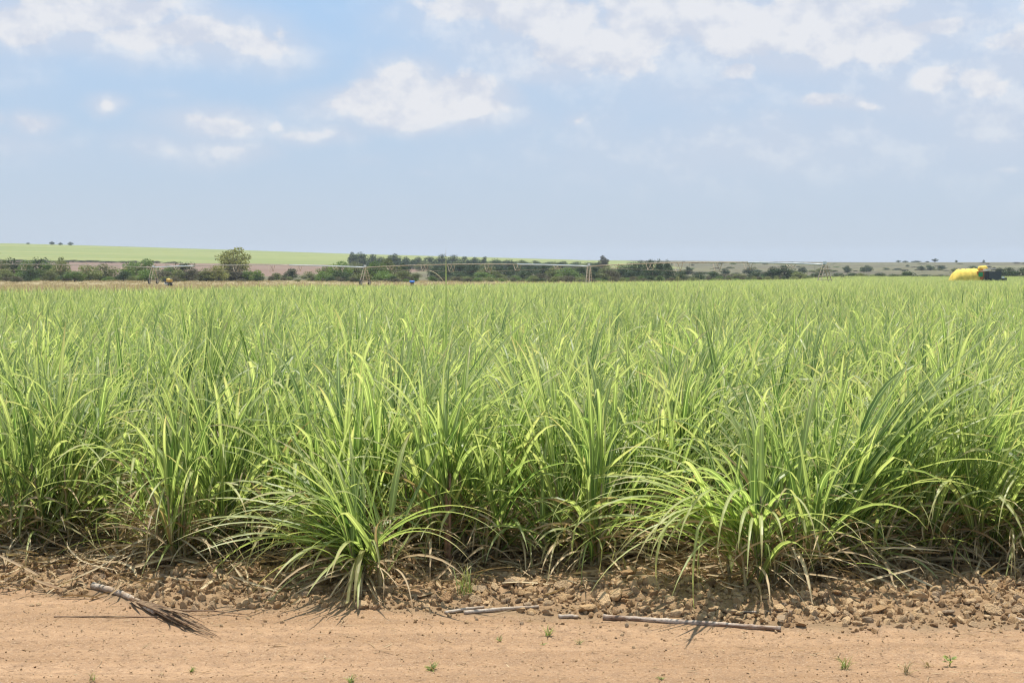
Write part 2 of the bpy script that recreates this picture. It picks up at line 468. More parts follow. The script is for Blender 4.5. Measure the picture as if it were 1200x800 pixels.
def shoot(fol, dryb, stalks, base, az, lean, h, nl, Lr, Wr, n=9, v3=True, spread=1., zmin=None, drooping=0., seg=True, limit=None):
    """one cane shoot: stalk and two ranks of leaves"""
    ax = np.array([math.sin(lean) * math.cos(az), math.sin(lean) * math.sin(az), math.cos(lean)])
    top = base + ax * h
    if stalks is not None:
        r0 = U(.008, .013)
        pts = [base + ax * h * q + np.array([0, 0, 0]) for q in np.linspace(-.05, 1, 6)]
        stalks.append((pts, [r0 * (1 - .45 * q) for q in np.linspace(0, 1, 6)]))
    rank = U(0, math.tau)
    for k in range(nl):
        q = k / max(nl - 1, 1)                # 0 lowest leaf .. 1 spindle
        p = base + ax * h * (.10 + .90 * q)
        a = rank + math.pi * k + U(-.55, .55)
        if spread < .8: a = a + .0
        ln = U(.40, .85) * (1 - q) + U(.03, .20) * q
        ln *= spread
        L = U(*Lr) * (.72 + .38 * math.sin(math.pi * (.25 + .55 * q)))
        dr = (.12 + 1.9 * rng.random() ** 1.7) * (1.2 - .45 * q) + drooping
        if rng.random() < .18: dr += .8
        dv = np.array([math.sin(ln) * math.cos(a), math.sin(ln) * math.sin(a), math.cos(ln)]) + ax * np.array([1, 1, 0]) * 1.0
        dv /= np.linalg.norm(dv)
        if limit is not None and not limit(math.atan2(dv[1], dv[0]), q): continue
        fold = (U(.45, .75), U(.7, 1.5)) if rng.random() < .10 else None
        blade(fol, p, math.atan2(dv[1], dv[0]), math.acos(max(-1, min(1, dv[2]))), L, Wr[0] + (Wr[1] - Wr[0]) * rng.random() ** 1.4, dr, U(1.8, 3.3), n,
              U(-.9, .9), U(-.35, .35), fold, U(0, 1), 1.0 if rng.random() < .08 and q < .3 else (U(.0, .25) if q < .3 else 0.), v3, zmin)
    if dryb is not None:
        for k in range(int(U(3, 7))):
            a = U(0, math.tau)
            blade(dryb, base + ax * U(.03, .25), a, U(.5, 1.3), U(.3, .65), U(.012, .024), U(.8, 1.9), U(.8, 1.6), max(5, n - 2), U(-1.5, 1.5), U(-.8, .8), None, U(0, 1), U(0, .6), v3, .012)

def clump(ns=16, rad=.27, hr=(.26, .56), Lr=(.55, .95), Wr=(.014, .041), nl=(7, 9), n=10, v3=True, biasaz=None, bias=0., out=.34, spread=1., dryon=True, drooping=0., limit=None, zmin=.012):
    fol, dryb, st = MB(), MB(), []
    for i in range(ns):
        a = U(0, math.tau); r = rad * math.sqrt(rng.random())
        base = np.array([r * math.cos(a), r * math.sin(a), 0.])
        lean = out * (r / rad) * U(.4, 1.3)
        vx, vy = lean * math.cos(a), lean * math.sin(a)
        if biasaz is not None:
            bz = biasaz + U(-.5, .5); b = bias * U(.6, 1.25)
            vx += b * math.cos(bz); vy += b * math.sin(bz)
        shoot(fol, dryb if dryon else None, st, base, math.atan2(vy, vx), min(math.hypot(vx, vy), 1.2), U(*hr), int(rng.integers(nl[0], nl[1] + 1)), Lr, Wr, n, v3, spread, zmin, drooping, limit=limit)
    return fol, dryb, st

def stalk_mb(st):
    mb = MB()
    for p, r in st: mb.tube(p, r, 6, (0, 0, 0, 0), False)
    return mb

# --- shared kinds for the inside of the field
KN = []
for i in range(14):
    f_, d_, s_ = clump(ns=int(rng.integers(14, 20)), biasaz=U(-.6, .6), bias=U(.0, .16))
    KN.append((f_.mesh('foliage', M['cane']), stalk_mb(s_).mesh('stalks', M['stalk'], True), d_.mesh('dry_leaves', M['straw'])))

def make_plant(loc, rz, sz, meshes, label, group=None, sxy=None):
    o = empty('sugarcane_plant', loc, rz, (sxy or sz, sxy or sz, sz))
    tag(o, label, 'sugarcane', group)
    for nm, me in zip(('foliage', 'stalks', 'dry_leaves'), meshes):
        if me is not None and len(me.polygons): inst(nm, me, o)
    return o

def B(mb, az, lean, L, W, droop, pw=1.6, z=.1, dry=0., rnd=.6, n=14, tw=.2, azc=0., x=0., y=0., fold=None):
    blade(mb, np.array([x, y, z]), R(az), R(lean), L, W, R(droop), pw, n, tw, azc, fold, rnd, dry, True, .012)

GF = 'sugarcane plants along the field edge'
n_plants = 0
front_xy = []
def hero(u, v, label, rz=0., sz=1., stalkm='stalk', extra=None, **kw):
    global n_plants
    p = gp(u, v); z = gz(p[0], p[1])
    f_, d_, s_ = clump(**kw)
    if extra: extra(f_, d_, s_)
    if kw.get('ns', 9) > 9:          # low skirt of bent green and dead leaves round the foot
        for k in range(26):
            a_ = U(150, 390); B(f_, a_, U(38, 80), U(.35, .75), U(.012, .026), U(35, 110), U(1.2, 2.4), U(.05, .22), 0 if k % 5 else .6, U(.2, 1), 10, U(-.6, .6), U(-.4, .4), U(-.2, .2), U(-.15, .1), (U(.4, .7), U(.5, 1.3)) if k % 4 == 0 else None)
        for k in range(26):
            B(d_, U(160, 380), U(50, 95), U(.25, .6), U(.010, .02), U(10, 70), 1.2, U(.03, .2), U(0, .5), U(0, 1), 8, U(-1, 1), U(-.7, .7), U(-.22, .22), U(-.15, .1))
    o = empty('sugarcane_plant', (p[0], p[1], z - .01), rz, (sz, sz, sz)); tag(o, label, 'sugarcane', GF)
    f_.build('foliage', M['cane'], o)
    if d_.n: d_.build('dry_leaves', M['straw'], o)
    for pts, r in s_:
        m = MB(); m.tube(pts, r, 7, (0, 0, 0, 0)); m.build('stalk', M[stalkm], o, True)
    n_plants += 1; front_xy.append((p[0], p[1]))
    return o

def sprawl(f, d, s):      # the low fan at the centre left, swept to the left
    for k in range(44):
        B(f, U(140, 218), U(32, 68), U(.5, 1.05), U(.014, .028), U(30, 105), U(1.3, 2.6), U(.06, .28), 0, U(.2, 1), 13, U(-.8, .8), U(-.5, .5), U(-.12, .12), U(-.05, .1), (U(.4, .75), U(.5, 1.4)) if k % 5 == 0 else None)
    for k in range(14):
        B(f, U(195, 290), U(45, 75), U(.5, .8), U(.016, .03), U(60, 110), U(1.1, 1.8), U(.08, .22), 0 if k % 4 else .5, U(.3, 1), 13, U(-.6, .6), U(-.3, .3))
    for az, ln, L, W, dr in ((212, 66, .98, .034, 42), (238, 62, .80, .030, 70), (258, 50, .66, .022, 105), (285, 44, .60, .02, 120), (322, 50, .80, .027, 75), (338, 40, .95, .03, 88), (10, 35, .8, .026, 70), (185, 60, 1.0, .03, 45), (325, 45, 1.05, .03, 85), (312, 55, .95, .026, 70), (176, 52, 1.15, .026, 62), (205, 58, 1.1, .024, 58), (165, 40, 1.1, .026, 80)):
        B(f, az, ln, L, W, dr, 1.5, .16, 0, U(.4, 1))
    for k in range(22):
        B(f, U(120, 230), U(8, 40), U(.6, .95), U(.02, .034), U(25, 95), U(1.4, 2.2), U(.1, .3), 0, U(.3, 1), 13, U(-.6, .6), U(-.3, .3), x=U(-.1, .1), y=U(-.03, .12))
    for k in range(26):
        B(d, U(170, 340), U(55, 95), U(.3, .6), U(.010, .020), U(20, 60), 1.2, U(.03, .16), U(0, .5), U(0, 1), 8, U(-1, 1), U(-.6, .6))
def droopy(f, d, s):      # the pale clump at the right centre with leaves hanging over the stones
    for k in range(46):
        B(f, U(158, 248), U(30, 62), U(.8, 1.2), U(.02, .032), U(60, 105), U(1.3, 1.9), U(.12, .3), 0, U(.3, 1), 14, U(-.7, .7), U(-.4, .4), U(-.2, .1), U(-.06, .1), (U(.4, .75), U(.5, 1.2)) if k % 6 == 0 else None)
    for az, ln, L, W, dr in ((215, 40, .95, .03, 125), (200, 50, 1.0, .028, 100), (262, 20, .8, .030, 160), (245, 24, 1.05, .027, 150), (232, 30, 1.1, .025, 138), (218, 34, 1.15, .024, 128), (286, 26, .9, .024, 148), (310, 36, .9, .024, 120), (256, 32, .95, .022, 135), (250, 28, .75, .030, 140), (275, 34, .6, .026, 120), (305, 40, .7, .026, 115), (335, 52, .75, .024, 90), (352, 45, .8, .022, 85), (5, 30, .8, .026, 80), (180, 20, 1.1, .03, 90)):
        B(f, az, ln, L, W, dr, 1.4, U(.15, .3), 0, U(.6, 1))
    for k in range(9):
        B(d, U(170, 350), U(60, 95), U(.45, .75), U(.012, .02), U(10, 40), 1.2, U(.05, .18), U(0, .4), U(0, 1), 9, U(-1, 1), U(-.4, .4))
def archers(f, d, s):     # arching leaves at the left hanging over the stones
    for k in range(14):
        B(f, U(175, 300), U(15, 42), U(.75, 1.1), U(.02, .032), U(105, 150), U(1.2, 1.6), U(.18, .32), 0, U(.5, 1), 14, U(-.4, .4), U(-.3, .3), U(-.3, .3), U(-.1, .1))
    for k in range(10):
        B(d, U(200, 340), U(45, 85), U(.35, .6), U(.012, .02), U(20, 70), 1.2, U(.05, .2), U(0, .5), U(0, 1), 8, U(-1, 1), U(-.5, .5))
def sweep(f, d, s):       # long blades sweeping up to the right
    for k in range(16):
        B(f, U(-18, 22), U(22, 46), U(1.05, 1.5), U(.03, .046), U(12, 45), U(1.6, 2.4), U(.15, .4), 0, U(0, .55), 13, U(-.4, .4), U(-.1, .1), U(-.1, .25), U(-.15, .15))
    for az, ln, L, W, dr in ((-8, 42, 1.35, .04, 62), (-20, 50, 1.15, .034, 70), (-35, 55, .95, .03, 62)):
        B(f, az, ln, L, W, dr, 2.0, .3, 0, .8)
    for k in range(12):
        B(d, U(-60, 30), U(70, 92), U(.45, .8), U(.012, .02), U(5, 25), 1.2, U(.05, .16), U(0, .5), U(0, 1), 9, U(-1, 1), U(-.3, .3))
def loner(f, d, s):       # single stout stalk with an upright sheaf
    s.append(([np.array([0, 0, z]) for z in (-.03, .1, .2, .3, .42, .55)], [.024, .023, .021, .019, .016, .012]))
    for az, ln, L, W, dr, z in ((60, 8, .75, .03, 45, .42), (190, 10, .8, .034, 60, .42), (340, 16, .95, .034, 60, .38), (160, 14, .9, .034, 55, .34), (20, 28, .85, .03, 85, .3), (200, 30, .85, .03, 95, .26), (300, 20, .85, .03, 110, .3), (350, 48, .75, .028, 95, .2), (100, 12, .7, .03, 40, .45), (255, 18, .8, .028, 70, .4)):
        B(f, az, ln, L, W, dr, 1.7, z, 0, U(.35, 1))

hero(18, 656, 'upright green sugarcane clump at the left edge of the photo above bare stones', ns=19, out=.25)
hero(98, 650, 'sugarcane clump with a visible brown stalk base, second from the left edge', ns=15, out=.22, hr=(.36, .58))
hero(212, 666, 'sugarcane clump whose long pale leaves arch down over the stones above the frayed broken stalk', ns=16, extra=archers)
hero(305, 654, 'sugarcane clump in the shade between the arching clump and the low sprawling fan', ns=17)
hero(428, 694, 'low sprawling sugarcane fan swept to the left, its leaf tips resting on the sandy track', ns=8, hr=(.18, .38), Lr=(.55, .9), nl=(4, 6), out=.35, rad=.16, biasaz=R(150), bias=.2, extra=sprawl)
hero(388, 664, 'sugarcane clump rising directly behind the low sprawling fan', ns=18, biasaz=R(170), bias=.15)
hero(525, 678, 'single stout sugarcane stalk with reddish base and an upright sheaf of leaves', ns=1, rad=.03, out=.05, hr=(.5, .55), stalkm='stalk_red', extra=loner)
hero(500, 662, 'sugarcane clump behind and left of the single stout stalk, half hidden by its leaves', ns=17, biasaz=R(20), bias=.12)
hero(590, 664, 'sugarcane clump with wide leaves leaning right, just right of the single stout stalk', ns=16, biasaz=R(10), bias=.22, Wr=(.022, .038))
hero(690, 669, 'dense upright sugarcane clump above the stones left of the dark cane pole', ns=21, out=.25)
hero(770, 654, 'sugarcane clump with many thin leaves standing above the left end of the dark cane pole', ns=18, Wr=(.016, .024))
hero(888, 697, 'pale sugarcane clump with yellowing leaves hanging over the middle of the dark cane pole', ns=9, rad=.18, hr=(.25, .5), out=.3, Lr=(.6, .95), nl=(5, 7), biasaz=R(120), bias=.12, extra=droopy)
hero(905, 678, 'slender upright sugarcane clump right behind the pale hanging one', ns=6, rad=.1, out=.15)
hero(975, 682, 'large sugarcane clump with long dark blades sweeping up to the right', ns=17, biasaz=0, bias=.28, extra=sweep)
hero(1040, 669, 'sugarcane clump partly hidden behind the large clump with the sweeping blades', ns=17, biasaz=0, bias=.15)
hero(1105, 662, 'sugarcane clump with dry leaves trailing on the stones, second from the right edge', ns=17, biasaz=R(-20), bias=.15)
hero(1195, 676, 'sugarcane clump at the right edge of the photo with pale leaves bending down', ns=16, extra=archers, rz=R(30))

# --- unusual plants inside the field
def odd(u, D, label, make, **kw):
    global n_plants
    x = (u - 600) / F * D; z = gz(x, D)
    f_, d_, s_ = clump(**kw)
    make(f_, d_)
    o = empty('sugarcane_plant', (x, D, z), 0); tag(o, label, 'sugarcane', 'sugarcane plants that stand out above the field')
    f_.build('foliage', M['cane'], o)
    if d_.n: d_.build('dry_leaves', M['straw'], o)
    stalk_mb(s_).build('stalks', M['stalk'], o, True)
    n_plants += 1; front_xy.append((x, D))
def spike(f, d):
    B(f, 95, 2.5, .90, .015, 4, 2, .97, 0, .9, 12, .15)
    B(d, 180, 20, .22, .012, 60, 1.2, 1.55, 0, .8, 6, 0.3)
odd(523, 11.5, 'sugarcane plant whose one straight leaf stands far above the horizon line', spike)
def spear(f, d):
    B(f, 178, 5, .98, .055, 12, 2, .5, 0, .1, 12, 1.3); B(f, 190, 8, .8, .04, 30, 2, .5, 0, .3, 12, 1.)
odd(848, 9.6, 'sugarcane plant with one broad dark leaf like a spear above its neighbours', spear)
def dark_sheaf(f, d):
    for k in range(9): B(f, U(-15, 35), U(2, 14), U(.8, 1.0), U(.028, .04), U(5, 22), 2, .45, 0, U(0, .15), 12, U(.8, 1.6), 0, U(-.12, .12), U(-.1, .1))
odd(232, 10.4, 'sugarcane plant with a sheaf of dark straight leaves standing above its neighbours on the left', dark_sheaf)
def rightarch(f, d):
    for k in range(8): B(f, U(-5, 25), U(18, 38), U(1.1, 1.45), U(.028, .042), U(15, 45), 2, U(.3, .5), 0, U(0, .6), 12, U(-.4, .6), 0, U(-.1, .1), U(-.1, .1))
odd(505, 8.9, 'sugarcane plant with long arched leaves reaching up to the right near the middle', rightarch)
def hooked(f, d):
    B(d, 150, 4, .62, .022, -20, 1, 1.15, 0, .9, 10, .2, 0, .25); B(d, 170, -38, .95, .03, 60, 1.3, 1.0, 0, .9, 10, .3, 0, .55)
odd(781, 34, 'sugarcane plant with a dry hooked pale leaf sticking up before the dark trees', hooked)
def stickleaf(f, d):
    B(d, 175, 32, .95, .028, 4, 1.5, 1.08, 0, .8, 7, .2, 0, .3)
odd(1104, 42, 'sugarcane plant with a dry leaf leaning left beside the yellow covered trailer', stickleaf)

# --- plants inside the field: rows running away from the track
ROWA = R(9); ca, sa = math.cos(ROWA), math.sin(ROWA)
pts = []
def infield(x, y):
    if y < 8.72 + .25 * math.sin(x * 2.1) or y > field_edge(x): return False
    return abs(x) < .40 * y + 1.6
for r in range(-150, 200):
    for s in range(0, 620):
        # spacing grows with distance
        rx = r * 1.0; ry = 8.5 + s * .52
        x = rx * ca + (ry - 8.5) * sa; y = 8.5 + (ry - 8.5) * ca - rx * sa
        if y < 8.5 or y > 340: continue
        x += U(-.22, .22); y += U(-.2, .2)
        if not infield(x, y): continue
        if y > 70 and rng.random() > .6: continue
        if min((x - a) ** 2 + (y - b) ** 2 for a, b in front_xy) < .10: continue
        pts.append((x, y))
pts.sort(key=lambda p: p[1] + .6 * max(0, abs(p[0]) - .36 * p[1]) * 10)
pts = np.array(pts)
NEAR = 300 - n_plants
for x, y in pts[:NEAR]:
    k = int(rng.integers(0, len(KN)))
    lab = ('green sugarcane plant standing directly behind the clumps at the field edge' if y < 11
           else 'green sugarcane plant inside the field with only its upper leaves showing' if y < 16
           else 'small looking sugarcane plant far inside the field, merging into the green canopy')
    grp = 'sugarcane plants just behind the field edge' if y < 11 else 'sugarcane plants inside the field' if y < 16 else 'sugarcane plants deep inside the field'
    make_plant((x, y, gz(x, y)), U(-.5, .5) + (math.pi if rng.random() < .3 else 0), U(.88, 1.12), KN[k], lab, grp)
rest = pts[NEAR:]
# middle distance kinds and far kinds as one stuff object
far_meshes = [k[0] for k in KN]
nmid = len(far_meshes)
for i in range(8):
    f_, d_, s_ = clump(ns=int(rng.integers(16, 21)), nl=(6, 7), n=6, v3=False, Wr=(.019, .035), biasaz=U(-.6, .6), bias=U(0, .15), dryon=False)
    far_meshes.append(f_.mesh('cane_far', M['cane']))
idx = [int(rng.integers(0, nmid)) if y < 34 else nmid + int(rng.integers(0, 8)) for x, y in rest]
pos = [(x, y, gz(x, y)) for x, y in rest]
rot = [(0, 0, U(-.7, .7) + (math.pi if rng.random() < .35 else 0)) for _ in rest]
scl = []
for (x, y) in rest:
    h = U(.90, 1.08) * (.93 + .14 * float(fbm(x / 6, y / 6, 41, 2))); w = h * (1 if y < 70 else 1.3)
    scl.append((w, w, h))
tag(scatter('sugarcane_field', far_meshes, pos, rot, scl, idx), 'dense sugarcane canopy filling the field out to the far trees', 'sugarcane', kind='stuff')

# ------------------------------------------------------------------ stones, gravel, litter
def stone_mesh(seed, jag=.32):
    rg = np.random.default_rng(seed)
    import bmesh
    bm = bmesh.new(); bmesh.ops.create_icosphere(bm, subdivisions=2, radius=1)
    pl = rg.normal(size=(9, 3)); pl /= np.linalg.norm(pl, axis=1)[:, None]; off = rg.uniform(.38, .82, 9)
    for v in bm.verts:
        p = np.array(v.co)
        for a, b in zip(pl, off):
            dd = p @ a - b
            if dd > 0: p = p - a * dd * .95
        p = p * (1 + rg.normal(0, .02)) * np.array([1.15, .9, .75])
        v.co = p
    me = bpy.data.meshes.new('stone'); bm.to_mesh(me); bm.free(); me.materials.append(M['stone'])
    return me
SM = [stone_mesh(100 + i) for i in range(12)]
def stone(u, v, wpx, label, group=None):
    p = gp(u, v); D = p[1]; s = wpx / F * D / 2
    o = inst('stone', SM[int(rng.integers(0, len(SM)))]); tag(o, label, 'stone', group or 'brown stones along the field edge')
    o.location = (p[0], p[1], gz(p[0], p[1]) + s * .28); o.rotation_euler = (U(-.4, .4), U(-.4, .4), U(0, 6.28)); o.scale = (s, s, s * U(.8, 1.05))
    return o
for u, v, w, lab in ((1076, 700, 17, 'rounded pale brown stone near the right, largest one above the track edge'),
                     (1014, 706, 15, 'light tan stone left of the largest stone near the right'),
                     (1158, 730, 13, 'tan angular stone lying at the edge of the sand near the right edge'),
                     (1138, 727, 20, 'flat grey brown stone beside the tan angular one near the right edge'),
                     (1196, 714, 18, 'half cut off light stone at the right edge of the photo'),
                     (1034, 718, 17, 'broad tan stone below the two light stones on the right'),
                     (1024, 741, 12, 'small reddish stone lying alone on the sand below the rubble on the right'),
                     (87, 684, 15, 'round grey stone in the rubble left of the broken stalk'),
                     (68, 692, 13, 'flat tan stone in the rubble near the left end of the broken stalk'),
                     (32, 655, 13, 'orange brown stone beside the thin stick at the left edge'),
                     (597, 660, 18, 'reddish stone half buried under the leaves behind the small green weed'),
                     (833, 722, 13, 'pale stone just above the dark cane pole'),
                     (628, 697, 12, 'grey brown stone above the bleached sticks in the middle'),
                     (743, 757, 6, 'dark pebble lying alone on the sand below the dark cane pole'),
                     (190, 787, 6, 'dark clod lying alone on the sand at the lower left')):
    stone(u, v, w, lab)
STK = [(gp(*a), gp(*b)) for a, b in (((706, 728), (919, 739)), ((524, 722), (568, 715)), ((545, 722), (634, 716)), ((-12, 652), (64, 648)), ((108, 696), (196, 722)), ((196, 722), (252, 746)))]
def on_stick(x, y, r):
    p = np.array([x, y])
    for a, b in STK:
        d = b[:2] - a[:2]; q = max(0, min(1, (p - a[:2]) @ d / (d @ d)))
        if np.hypot(*(p - a[:2] - d * q)) < r: return True
    return False
cnt = 0
while cnt < 240:
    u = U(-60, 1260); v = U(648, 738)
    p = gp(u, v)
    if p[1] < float(edge_y(p[0], p[1])) + .03 or on_stick(p[0], p[1], .05): continue
    stone(u, v, (U(9, 15) if rng.random() < .75 else U(14, 21)) * (1.35 if u > 560 else 1.05), 'small brown stone in the rubble between the sand and the cane')
    cnt += 1
# gravel: too many to count
gpos, gs = [], []
while len(gpos) < 30000:
    x = U(-4.2, 4.2); y = U(6.6, 9.7)
    e = y - float(edge_y(x, y))
    if e < 0 and rng.random() > .32 * math.exp(e / .16): continue
    if on_stick(x, y, .035): continue
    if y > 9 and rng.random() < .5: continue
    s = (.0035 if e < 0 else .005) + (.012 if e < 0 else .027) * rng.random() ** 2.8
    gpos.append((x, y, gz(x, y) + s * .25)); gs.append(s)
while len(gpos) < 46000:
    x = U(-4., 4.); y = U(5.0, 7.2); s = .0013 + .0055 * rng.random() ** 5
    gpos.append((x, y, gz(x, y) + s * .2)); gs.append(s)
tag(scatter('gravel', SM, gpos, rng.uniform(0, 6.28, (len(gpos), 3)), np.array(gs)[:, None] * np.array([[1, 1, .85]]), rng.integers(0, len(SM), len(gpos))),
    'brown gravel strewn along the headland and over the sandy track', 'gravel', kind='stuff')
# dry leaf litter
lit = MB()
for k in range(10500):
    x = U(-4.6, 4.6); y = 7.3 + 2.6 * rng.beta(1.9, 1.9)
    if rng.random() < .5 and y < 8: y += .6
    L = U(.08, .38); z = gz(x, y)
    blade(lit, np.array([x, y, z + U(.005, .05)]), U(0, 6.28), U(1.2, 1.75), L, U(.007, .022), U(-.4, .6), 1.3, 5, U(-1.4, 1.4), U(-1, 1), None, U(0, 1), U(0, .9), True, z + .004)
for k in range(950):
    x = U(-3, 3); y = U(5.6, 7.4); z = gz(x, y)
    blade(lit, np.array([x, y, z + .004]), U(0, 6.28), U(1.45, 1.6), U(.015, .13) * rng.random(), U(.002, .007), U(-.1, .1), 1, 3, U(-1, 1), U(-1, 1), None, U(0, 1), U(.2, 1), True, z + .002)
tag(lit.build('leaf_litter', M['straw']), 'dry straw coloured cane leaves littering the ground under the plants', 'leaf litter', kind='stuff')

# ------------------------------------------------------------------ sticks on the ground
def cane_pole(mb, P0, P1, r, bend=.018, nodes=6, taper=.18):
    n = 48; pts, rad = [], []
    for i in range(n + 1):
        q = i / n
        p = P0 * (1 - q) + P1 * q
        p = p + np.array([0, .012 * (float(fbm(np.array(q * 5.), np.array(r * 700.), 61, 2)) - .5), r * .9]) + np.array([bend * math.sin(q * 4.2), bend * math.sin(q * 3 + 1), 0])
        ph = (q * nodes) % 1; dq = min(ph, 1 - ph)
        pts.append(p); rad.append(r * (1.0 + .22 * math.exp(-(dq / .05) ** 2)) * (1 - taper * q) * (1 + .16 * (float(fbm(np.array(q * 23.), np.array(r * 900.), 55, 3)) - .5)))
    mb.tube(pts, rad, 10)
def G(u, v): 
    p = gp(u, v); p[2] = gz(p[0], p[1]); return p
def stick(pa, pb, r, mat, name, label, nodes=5, group='dead cane sticks on the ground'):
    a, b = G(*pa), G(*pb)
    o = empty(name, tuple(a)); tag(o, label, 'cane stick', group)
    return o, np.zeros(3), b - a
def solid_stick(pa, pb, r, mat, name, label, nodes=5):
    a, b = G(*pa), G(*pb); c = (a + b) / 2; d = b - a
    rz = math.atan2(d[1], d[0]); L = float(np.linalg.norm(d[:2]))
    mb = MB(); cane_pole(mb, np.array([-L / 2, 0, 0]), np.array([L / 2, 0, 0]), r, nodes=nodes)
    o = mb.build(name, M[mat], None, True); o.location = c; o.rotation_euler = (0, -math.asin(max(-1, min(1, d[2] / L))), rz)
    tag(o, label, 'cane stick', 'dead cane sticks on the ground')
solid_stick((706, 728), (919, 739), .0138, 'stick', 'cane_pole', 'long dark weathered cane pole lying on the sand under the hanging pale leaves', 6)
solid_stick((524, 722), (568, 715), .009, 'stick_pale', 'cane_stick', 'short bleached stick left of the long pale one in the middle', 2)
solid_stick((545, 722), (634, 716), .0105, 'stick_pale', 'cane_stick', 'long bleached stick lying along the edge of the sand in the middle', 3)
solid_stick((656, 727), (680, 725.5), .010, 'stick_pale', 'cane_stick', 'tiny bleached stick fragment half sunk in sand right of the long pale one', 1)
solid_stick((-12, 652), (64, 648), .013, 'stick_pale', 'cane_stick', 'pale stick lying on the stones at the left edge of the photo', 3)
solid_stick((1180, 731), (1215, 736), .010, 'stick_pale', 'cane_stick', 'pale stick fragment among stones at the right edge of the photo', 1)
solid_stick((866, 722), (940, 725), .006, 'stick', 'cane_stick', 'thin dry twig in the rubble above the right end of the dark pole', 2)
solid_stick((62, 722), (190, 722), .004, 'fibre', 'twig', 'thin twig lying on the sand under the frayed broken stalk', 3)
# the broken stalk with frayed end
a, b, c = G(108, 696), G(196, 722), G(252, 746)
o = empty('broken_cane_stalk', tuple(a)); tag(o, 'pale broken cane stalk with a frayed fibrous end lying on the sand on the left', 'cane stick', 'dead cane sticks on the ground')
mb = MB(); cane_pole(mb, np.zeros(3), (b - a) * .92, .019, .03, 3, .45); mb.build('stalk', M['stick_pale'], o, True)
mb = MB()
dirv = (c - b); 
for k in range(34):
    q0 = U(-.9, .2); s0 = (b - a) + dirv * q0 * .9 + np.array([U(-.008, .008), U(-.014, .014), U(.006, .03)])
    if q0 < 0: s0 = (b - a) * (1 + q0 * .55) + np.array([0, U(-.012, .012), U(.012, .034)])
    tl = U(.15, 1.05) ** 1.2; e0 = (b - a) + dirv * tl + np.array([U(-.03, .03), U(-.055, .04) * (.5 + tl), U(.003, .02)])
    m0 = (s0 + e0) / 2 + np.array([U(-.02, .02), U(-.025, .025), U(-.002, .014)])
    mb.tube([s0, (s0 + m0) / 2 + np.array([0, U(-.01, .01), .004]), m0, (m0 + e0) / 2 + np.array([U(-.012, .012), U(-.012, .012), 0]), e0], [U(.003, .007), U(.004, .006), .0045, .003, .001], 5)
for k in range(9):
    tl = U(.1, .8); blade(mb, (b - a) * U(.5, .95) + np.array([0, U(-.01, .01), .02]), math.atan2(dirv[1], dirv[0]) + U(-.35, .35), U(1.35, 1.6), U(.15, .42), U(.012, .022), U(-.2, .25), 1.2, 7, U(-1.2, 1.2), U(-.5, .5), None, .5, .5, True, .004)
for e in ((0.22, -.30), (.42, .02)):
    e0 = (b - a) + np.array([e[0], e[1] * .5, .006]); mb.tube([(b - a) + np.array([0, 0, .03]), ((b - a) + e0) / 2 + np.array([0, .03, .02]), e0], [.005, .004, .0015], 5)
mb.build('frayed_fibres', M['fibre'], o)

# ------------------------------------------------------------------ weeds on the track
def tuft(u, v, hpx, n, label, spread=.8, name='grass_tuft', W=(.003, .006), mat='weed', dryf=.1):
    p = G(u, v); h = hpx / F * p[1]; mb = MB()
    for k in range(n):
        a = U(0, 6.28); blade(mb, np.array([U(-1, 1) * h * .22, U(-1, 1) * h * .22, 0.]), a, U(.05, spread), h * U(.6, 1.2), U(*W), U(.2, 1.2), 1.6, 6, U(-1, 1), U(-.4, .4), None, U(0, 1), 1. if rng.random() < dryf else 0., True, .002)
    o = mb.build(name, M[mat]); o.location = p; tag(o, label, 'weed', 'small weeds on the sandy track and stones')
tuft(545, 708, 42, 26, 'tall fine green grass weed growing from stones beside the single stout stalk', .45)
tuft(641, 744, 15, 18, 'small green grass tuft on the sand below the tiny bleached stick')
tuft(636, 753, 6, 8, 'low dry sprout just below the small green tuft', 1.2, dryf=.6)
tuft(506, 785, 12, 40, 'wide low green and straw weed mat on the sand in the lower middle', 1.3, dryf=.35)
tuft(990, 780, 18, 22, 'wispy green weed on the sand at the lower right, left of the leafy seedling', .9)
tuft(225, 782, 9, 22, 'low green grass sprout on the sand at the lower left', 1.1)
tuft(412, 800, 12, 22, 'green grass tuft cut off by the bottom edge of the photo', .9)
tuft(108, 797, 14, 12, 'faint thin weed at the bottom left corner of the sand', .8, dryf=.4)
tuft(1062, 792, 20, 18, 'dry straw coloured weed on the sand at the lower right', .9, mat='drygrass')
tuft(678, 752, 8, 14, 'low spreading weed on the sand between the small tuft and the dark pole', 1.3, dryf=.3)
tuft(586, 748, 10, 12, 'tiny weed on the sand below the bleached sticks', 1.2, dryf=.4)
tuft(1086, 775, 12, 14, 'dry low weed just left of the leafy seedling', 1.2, mat='drygrass')
tuft(775, 795, 7, 12, 'tiny sprout at the bottom edge right of the middle', 1.2)
# leafy seedling
p = G(1113, 775); s0 = empty('leafy_seedling', tuple(p)); tag(s0, 'bright green broad leaved seedling on the sand at the lower right', 'weed', 'small weeds on the sandy track and stones')
mb = MB()
for k in range(11):
    a = U(0, 6.28); blade(mb, np.array([.012 * math.cos(a), .012 * math.sin(a), U(.015, .045)]), a, U(.8, 1.35), U(.022, .036), U(.014, .022), U(.1, .6), 1.4, 6, U(-.4, .4), 0, None, U(.3, 1), 0, True, .002)
mb.build('leaves', M['weed'], s0)
mb = MB(); mb.tube([(0, 0, 0), (.004, 0, .025), (0, .003, .05)], [.003, .0025, .0015], 5); mb.build('stem', M['weed'], s0)

